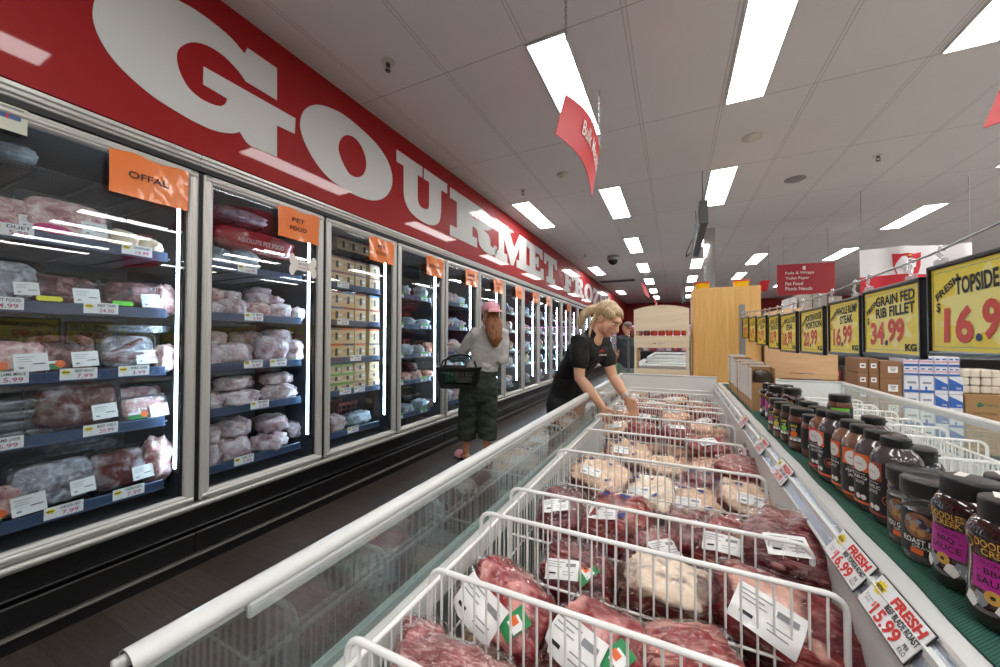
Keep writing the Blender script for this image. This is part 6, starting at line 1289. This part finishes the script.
fuse('shoes', sho, BLACKP, .006, w1, 3)
HB = hair_mat('blonde_hair', '8f7350', 'dcc39a'); h1 = MB(); ellip(h1, HM, (0, -.030, .046), (.083, .088, .082), HB); ellip(h1, HM, (0, -.055, .01), (.070, .060, .065), HB); ellip(h1, HM, (0, .012, .078), (.062, .066, .038), HB)
for s_ in (-1, 1): ellip(h1, HM, (s_*.055, .012, .052), (.030, .058, .038), HB)
pt = [HM @ Vector((.0, -.105, .045)), q_(590, 310, 2.55), q_(583.5, 315, 2.54), q_(580.5, 322, 2.54), q_(579.5, 329, 2.54)]; chain_mesh(h1, pt, [.024, .034, .034, .026, .010], HB)
chain_mesh(h1, [pt[0], q_(592, 322, 2.50), q_(590, 331, 2.49), q_(589.5, 338.5, 2.48)], [.018, .012, .010, .005], HB)
fuse('hair', h1, HB, .005, w1, 14, .002)
q = MB(); c0_ = HM @ Vector((0, -.098, .042)); q.tube([c0_+(HM.to_3x3() @ Vector((.024*math.cos(a), -.004, .024*math.sin(a)))) for a in [i*math.pi/6 for i in range(12)]], .007, mat('red_band', 'c23a34', .6), 6, closed=True); q.build('hair_tie', w1)
q = MB(); dw = (lw_-le).normalized(); a_ = dw.orthogonal().normalized(); b_ = dw.cross(a_); cw_ = le.lerp(lw_, .90)
for off in (-.008, 0, .008): q.tube([cw_+dw*off+(a_*math.cos(t_)+b_*math.sin(t_))*.0315 for t_ in [i*math.pi/8 for i in range(16)]], .0055, mat('silver_watch', 'c9c6c0', .3, .7), 6, closed=True)
q.build('bracelet', w1)
q = MB(); q.tube([nb+fv*.055*math.cos(a)+rv*.055*math.sin(a)+Vector((0, 0, -.01-.035*max(0, math.cos(a)))) for a in [i*math.pi/8 for i in range(16)]], .0018, GOLD, 5, closed=True); q.build('necklace', w1)
# print on the left chest, laid onto the shirt
shirt = [c for c in w1.children if c.name.startswith('t_shirt')][0]; bvs = BVHTree.FromPolygons([v.co[:] for v in shirt.data.vertices], [list(p.vertices) for p in shirt.data.polygons])
def shirt_text(txt, u, v, w, h, m, nm):
    q = MB(); q.text(txt, w, h, m, None, .012); O = CAMP; ctr = O+ray(u, v)*2.6/ray(u, v).y
    hit = bvs.ray_cast(O, ray(u, v).normalized()); 
    if hit[0] is None: return
    n_ = hit[1]; up = (Vector((0, 0, 1))-n_*n_.z).normalized(); ex_ = up.cross(n_).normalized(); out = []
    for x, y, z in q.v:
        p = hit[0]+ex_*x+up*y; h2 = bvs.ray_cast(p+n_*.08, -n_); out.append((h2[0] if h2[0] else p)+n_*.003)
    MB().add(out, q.f, m).build(nm, w1)
shirt_text('enrich', 600, 351, .075, .020, REDINK, 'shirt_print_red'); shirt_text('marketco', 601.5, 354.6, .10, .018, WHL, 'shirt_print_white')
# ---- the shopper in the pink cap
w2 = thing('person', 'shopper seen from behind in pink cap, grey cardigan and dark green trousers', 'person', (0, 0, 0)); SK2 = skin_mat('tan_skin', 'b98062', 'c9926f')
YC = 3.18; f2 = Vector((-.66, .75, 0)).normalized(); r2 = Vector((f2.y, -f2.x, 0))
pel = q_(479, 381, YC); wai = q_(483, 366, YC); che = q_(487.5, 347, YC); shc = q_(489, 334.5, YC); nb = q_(490.5, 328, YC); hc = q_(491, 316.5, YC)+f2*.01
ls, rs = shc-r2*.15, shc+r2*.15
le = q_(463, 352, YC-.08); lh = q_(453.5, 344.5, YC+.0)+f2*.05; re_ = q_(502.5, 361, YC+.05); rw = re_+f2*.2+Vector((-.05, 0, .03))
fh = (f2*.95+Vector((-.25, .05, -.12))).normalized(); HM2 = T(*hc) @ frame(fh)
b2 = MB(); head_on(b2, HM2, SK2); chain_mesh(b2, [nb-Vector((0, 0, .04)), hc-Vector((0, 0, .04))], [.052, .05], SK2)
chain_mesh(b2, [pel, wai, che, shc], [(.13, .09), (.11, .08), (.13, .09), (.11, .06)], SK2, r2)
for a, b, c_ in ((ls, le, lh), (rs, re_, rw)): chain_mesh(b2, [a, a.lerp(b, .5), b, c_], [.045, .04, .034, .024], SK2)
hand_on(b2, lh, (lh-le).normalized()+f2*.4, Vector((.3, .5, -.8)), SK2, .5, False); hand_on(b2, rw, (rw-re_).normalized(), Vector((-.8, 0, -.3)), SK2, .7, True)
lf, rf = q_(466, 452, YC), q_(487.5, 447, YC+.06); lf.z = rf.z = 0
legs = []
for s_, ft in ((-1, lf), (1, rf)):
    hp = pel+r2*.085*s_-Vector((0, 0, .03)); an = ft+Vector((0, 0, .085)); kn = hp.lerp(an, .5)+f2*.015; legs.append((hp, kn, an)); chain_mesh(b2, [hp, kn, kn.lerp(an, .35), an], [.085, .055, .052, .034], SK2); dirf = (f2+Vector((-.25, -.3, 0))*(1 if s_ < 0 else 0)).normalized()
    chain_mesh(b2, [an-dirf*.035+Vector((0, 0, -.048)), an+dirf*.06+Vector((0, 0, -.05)), an+dirf*.13+Vector((0, 0, -.057))], [(.032, .03), (.038, .026), (.036, .018)], SK2, (dirf.y, -dirf.x, 0))
fuse('body', b2, SK2, .005, w2, 5); face_bits(w2, HM2)
CARD = mat('grey_knit', 'b5b3b0', .85, var=.10, vscale=16, bump=.4, bscale=160); GPANT = mat('dark_green_cloth', '2a3326', .8, var=.25, vscale=7, bump=.3, bscale=60)
s2 = MB(); chain_mesh(s2, [pel+Vector((0, 0, .06)), wai, che, shc.lerp(che, .3), shc], [(.155, .125), (.150, .115), (.158, .115), (.155, .10), (.12, .07)], CARD, r2); chain_mesh(s2, [shc, nb], [(.10, .07), (.06, .058)], CARD, r2)
for a, b, c_ in ((ls, le, lh), (rs, re_, rw)): chain_mesh(s2, [a.lerp(shc, .3), a, a.lerp(b, .5), b, b.lerp(c_, .75)], [.07, .068, .062, .058, .044], CARD)
fuse('cardigan', s2, CARD, .008, w2, 5, .010)
p2 = MB(); chain_mesh(p2, [wai-Vector((0, 0, .02)), pel, pel-Vector((0, 0, .10))], [(.145, .11), (.175, .135), (.172, .13)], GPANT, r2)
for hp, kn, an in legs: chain_mesh(p2, [hp-Vector((0, 0, .02)), kn, Vector((an.x, an.y, .22))], [.112, .094, .097], GPANT, None, 16, True)
fuse('trousers', p2, GPANT, .009, w2, 4, .014)
PKC = mat('pink_cap_cloth', 'e2a3ad', .8, bump=.3, bscale=120); PKS = mat('pink_slide', 'd58fa3', .7, bump=.4, bscale=200)
cp = MB(); MM = HM2 @ T(0, -.006, .052) @ RX(-.12); cp.lathe([(.088, -.006), (.090, .0), (.089, .03), (.080, .058), (.060, .078), (.03, .090), (0, .092)], PKC, 28, MM, 1., 1.14); MB2 = MB()
cp.lathe([(.084, -.004), (.086, .028), (.0, .08)], PKC, 20, MM, 1., 1.14); c_o = cp.build('cap', w2)
q = MB(); n_ = 12; V = []
for j in range(3):
    for i in range(n_+1): a = R(-128+76*i/n_); V.append(MM @ Vector(((.088+.03*j)*math.cos(a)*(1-.04*j), (.10+.036*j)*math.sin(a)*1.0, -.006-.014*j*abs(math.sin(a))-.012*j)))
Fq = [(j*(n_+1)+i, j*(n_+1)+i+1, (j+1)*(n_+1)+i+1, (j+1)*(n_+1)+i) for j in range(2) for i in range(n_)]; q.add(V, Fq, PKC, None, True); q.add([p+Vector((0, 0, .005)) for p in V], [f[::-1] for f in Fq], PKC, None, True); q.build('peak', w2)
HR = hair_mat('auburn_hair', '3f2418', 'a8673a'); h2 = MB(); ellip(h2, HM2, (0, -.03, .01), (.080, .082, .085), HR)
bk = -f2; chain_mesh(h2, [hc+bk*.06+Vector((0, 0, .02)), hc+bk*.105+Vector((.0, 0, -.07)), hc+bk*.125+Vector((0, 0, -.14)), hc+bk*.135+Vector((.01, 0, -.22)), hc+bk*.130+Vector((.01, 0, -.285))], [(.07, .05), (.088, .045), (.085, .040), (.070, .032), (.030, .015)], HR, r2)
fuse('hair', h2, HR, .006, w2, 3, .006)
for (hp, kn, an), s_ in zip(legs, (-1, 1)):
    dirf = (f2+Vector((-.25, -.3, 0))*(1 if s_ < 0 else 0)).normalized(); rgt = Vector((dirf.y, -dirf.x, 0)); q = MB()
    o_l = [an+dirf*(-.07+.23*i/8)+rgt*(.036+.010*math.sin(math.pi*i/8))*sg-Vector((0, 0, an.z)) for sg, rng in ((1, range(9)), (-1, range(8, -1, -1))) for i in rng]
    q.add([p+Vector((0, 0, .002)) for p in o_l]+[p+Vector((0, 0, .022)) for p in o_l], [list(range(18))[::-1], list(range(18, 36))]+[(i, (i+1) % 18, 18+(i+1) % 18, 18+i) for i in range(18)], BLACKP)
    for a in range(5):
        c_ = an+dirf*(.05+.020*a)-Vector((0, 0, an.z)); q.tube([c_+rgt*(.046*math.cos(t_))+Vector((0, 0, .016+.050*math.sin(t_))) for t_ in [math.pi*i/8 for i in range(9)]], .012, PKS, 6)
    q.build('slide_sandal', w2)
# shopping basket on her forearm
bk_c = q_(460, 377, YC-.12); bd = Vector((.93, .37, 0)).normalized()
bs = thing('shopping_basket', 'black shopping basket with green goods hanging from the shopper arm', 'basket', bk_c, (0, 0, math.atan2(bd.y, bd.x)))
m_ = MB(); loft(m_, [[(x, y, z) for x, y in rrect(.42*q, .27*q, .04)] for q, z in ((.99, .06), (1.05, .085), (1.06, .105), (1.0, .105), (.96, .07))], BLACKP, None, False, False, False); loft(m_, [[(x, y, z) for x, y in rrect(.42*q, .27*q, .04)] for q, z in ((.80, -.10), (.85, -.095), (.87, -.06), (.84, -.06), (.80, -.09))], BLACKP, None, False)
rb_, rt_ = rrect(.42*.86, .27*.86, .04, 6), rrect(.42*.985, .27*.985, .04, 6)
for i in range(len(rb_)): m_.tube([(*rb_[i], -.065), (*rt_[i], .065)], .005, BLACKP, 5)
for s_ in (-1, 1):
    for i in range(11): m_.tube([(-.15+.03*i, s_*.116, -.065), (-.17+.034*i, s_*.133, .065)], .0045, BLACKP, 5)
    for i in range(6): m_.tube([(s_*.180, -.075+.03*i, -.065), (s_*.207, -.09+.036*i, .065)], .0045, BLACKP, 5)
for zz, kk in ((-.02, .90), (.025, .945)): m_.tube([(x, y, zz) for x, y in rrect(.42*kk, .27*kk, .04)], .0045, BLACKP, 5, closed=True)
m_.box((.06, -.124, .0), (.14, .008, .11), BLACKP, RX(-.12))
m_.build('tub', bs)
for s_, t_ in ((-1, .05), (1, .05)): q = MB(); q.tube([(-.17, s_*.10, .10), (-.15, s_*.06, .16), (-.09, s_*.03, .205), (.0, s_*.02, .218), (.09, s_*.03, .205), (.15, s_*.06, .16), (.17, s_*.10, .10)], .009, BLACKP, 8); q.build('handle', bs)
gb = thing('goods_bag', 'green packet lying in the black shopping basket', 'packet', bk_c, (0, 0, math.atan2(bd.y, bd.x))); V, F = blob(.15, .10, .07, .6, .15, 2, 3, 20, 12); MB().add([(x-.03, y, z) for x, y, z in V], F, mat('green_film', '1c5a44', .3, coat=.5, var=.3, vscale=14), None, True).build('packet', gb)
q = MB(); q.box((.02, -.075, .02), (.08, .01, .05), mat('pale_label', 'b9c9bd', .5)); q.build('label', gb)
# ---- the man far down the aisle
w3 = thing('person', 'man in dark grey T-shirt and grey shorts behind the plywood rack', 'person', (0, 0, 0)); YM = 7.6; SK3 = skin_mat('ruddy_skin', 'b97f63', 'cf9a7c')
f3 = Vector((-.45, .9, 0)).normalized(); r3 = Vector((f3.y, -f3.x, 0)); pel = q_(627.5, 367, YM); wai = q_(628, 357, YM); che = q_(628.5, 345, YM); shc = q_(629, 339, YM); hc = q_(627, 327.5, YM); b3 = MB(); HM3 = T(*hc) @ frame((f3*.9+Vector((-.5, -.3, -.15))).normalized())
head_on(b3, HM3, SK3); chain_mesh(b3, [shc, hc-Vector((0, 0, .05))], [.06, .06], SK3); chain_mesh(b3, [pel, wai, che, shc], [(.15, .11), (.16, .12), (.16, .11), (.14, .07)], SK3, r3)
ls, rs = shc-r3*.19, shc+r3*.19; le = q_(620.5, 349.5, YM-.05); lw2 = q_(616, 358, YM-.1); re_ = q_(638, 350, YM+.1); rw = q_(639, 360, YM+.1)
for a, b, c_ in ((ls, le, lw2), (rs, re_, rw)): chain_mesh(b3, [a, b, c_], [.055, .043, .03], SK3)
hand_on(b3, lw2, (lw2-le), f3, SK3, .7, False); hand_on(b3, rw, (rw-re_), f3, SK3, .7, True)
lg3 = []
for s_ in (-1, 1): hp = pel+r3*.1*s_; an = Vector((hp.x, hp.y, .09)); lg3.append((hp, an)); chain_mesh(b3, [hp, hp.lerp(an, .5), hp.lerp(an, .65), an], [.10, .062, .06, .04], SK3); chain_mesh(b3, [an-Vector((0, 0, .05)), an+f3*.14-Vector((0, 0, .06))], [.035, .028], SK3)
fuse('body', b3, SK3, .008, w3, 3); face_bits(w3, HM3)
DT = mat('charcoal_cotton', '353b42', .8); GS = mat('grey_shorts_cloth', '848b88', .8, var=.1, vscale=10); s3 = MB(); chain_mesh(s3, [pel+Vector((0, 0, .02)), wai, che, shc], [(.19, .15), (.185, .15), (.19, .135), (.16, .08)], DT, r3)
for a, b in ((ls, le), (rs, re_)): chain_mesh(s3, [a.lerp(shc, .3), a, a.lerp(b, .6)], [.085, .085, .08], DT)
fuse('t_shirt', s3, DT, .012, w3, 3, .008); p3 = MB(); chain_mesh(p3, [pel+Vector((0, 0, .08)), pel-Vector((0, 0, .08))], [(.18, .14), (.185, .14)], GS, r3)
for hp, an in lg3: chain_mesh(p3, [hp, hp.lerp(an, .48)], [.115, .11], GS)
fuse('shorts', p3, GS, .012, w3, 3, .008); h3 = MB(); ellip(h3, HM3, (0, -.026, .042), (.076, .084, .072), SK3); fuse('hair', h3, hair_mat('cropped_grey_hair', '6b5a50', '8f8078'), .008, w3, 2)
q = MB()
for hp, an in lg3: chain_mesh(q, [an-f3*.05-Vector((0, 0, .05)), an+f3*.15-Vector((0, 0, .055))], [.045, .038], BLACKP)
fuse('shoes', q, BLACKP, .01, w3, 2)
cb3 = thing('carry_bag', 'small green bag in the hand of the man down the aisle', 'bag', lw2+Vector((0, -.02, -.25))); V, F = blob(.05, .09, .12, .7, .1, 2, 2, 16, 10); MB().add(V, F, mat('bag_green', '3f9a5a', .5), None, True).build('bag', cb3); MB().tube([(0, -.04, .10), (0, -.02, .16), (0, .02, .16), (0, .04, .10)], .006, WHITE, 5).build('handle', cb3)
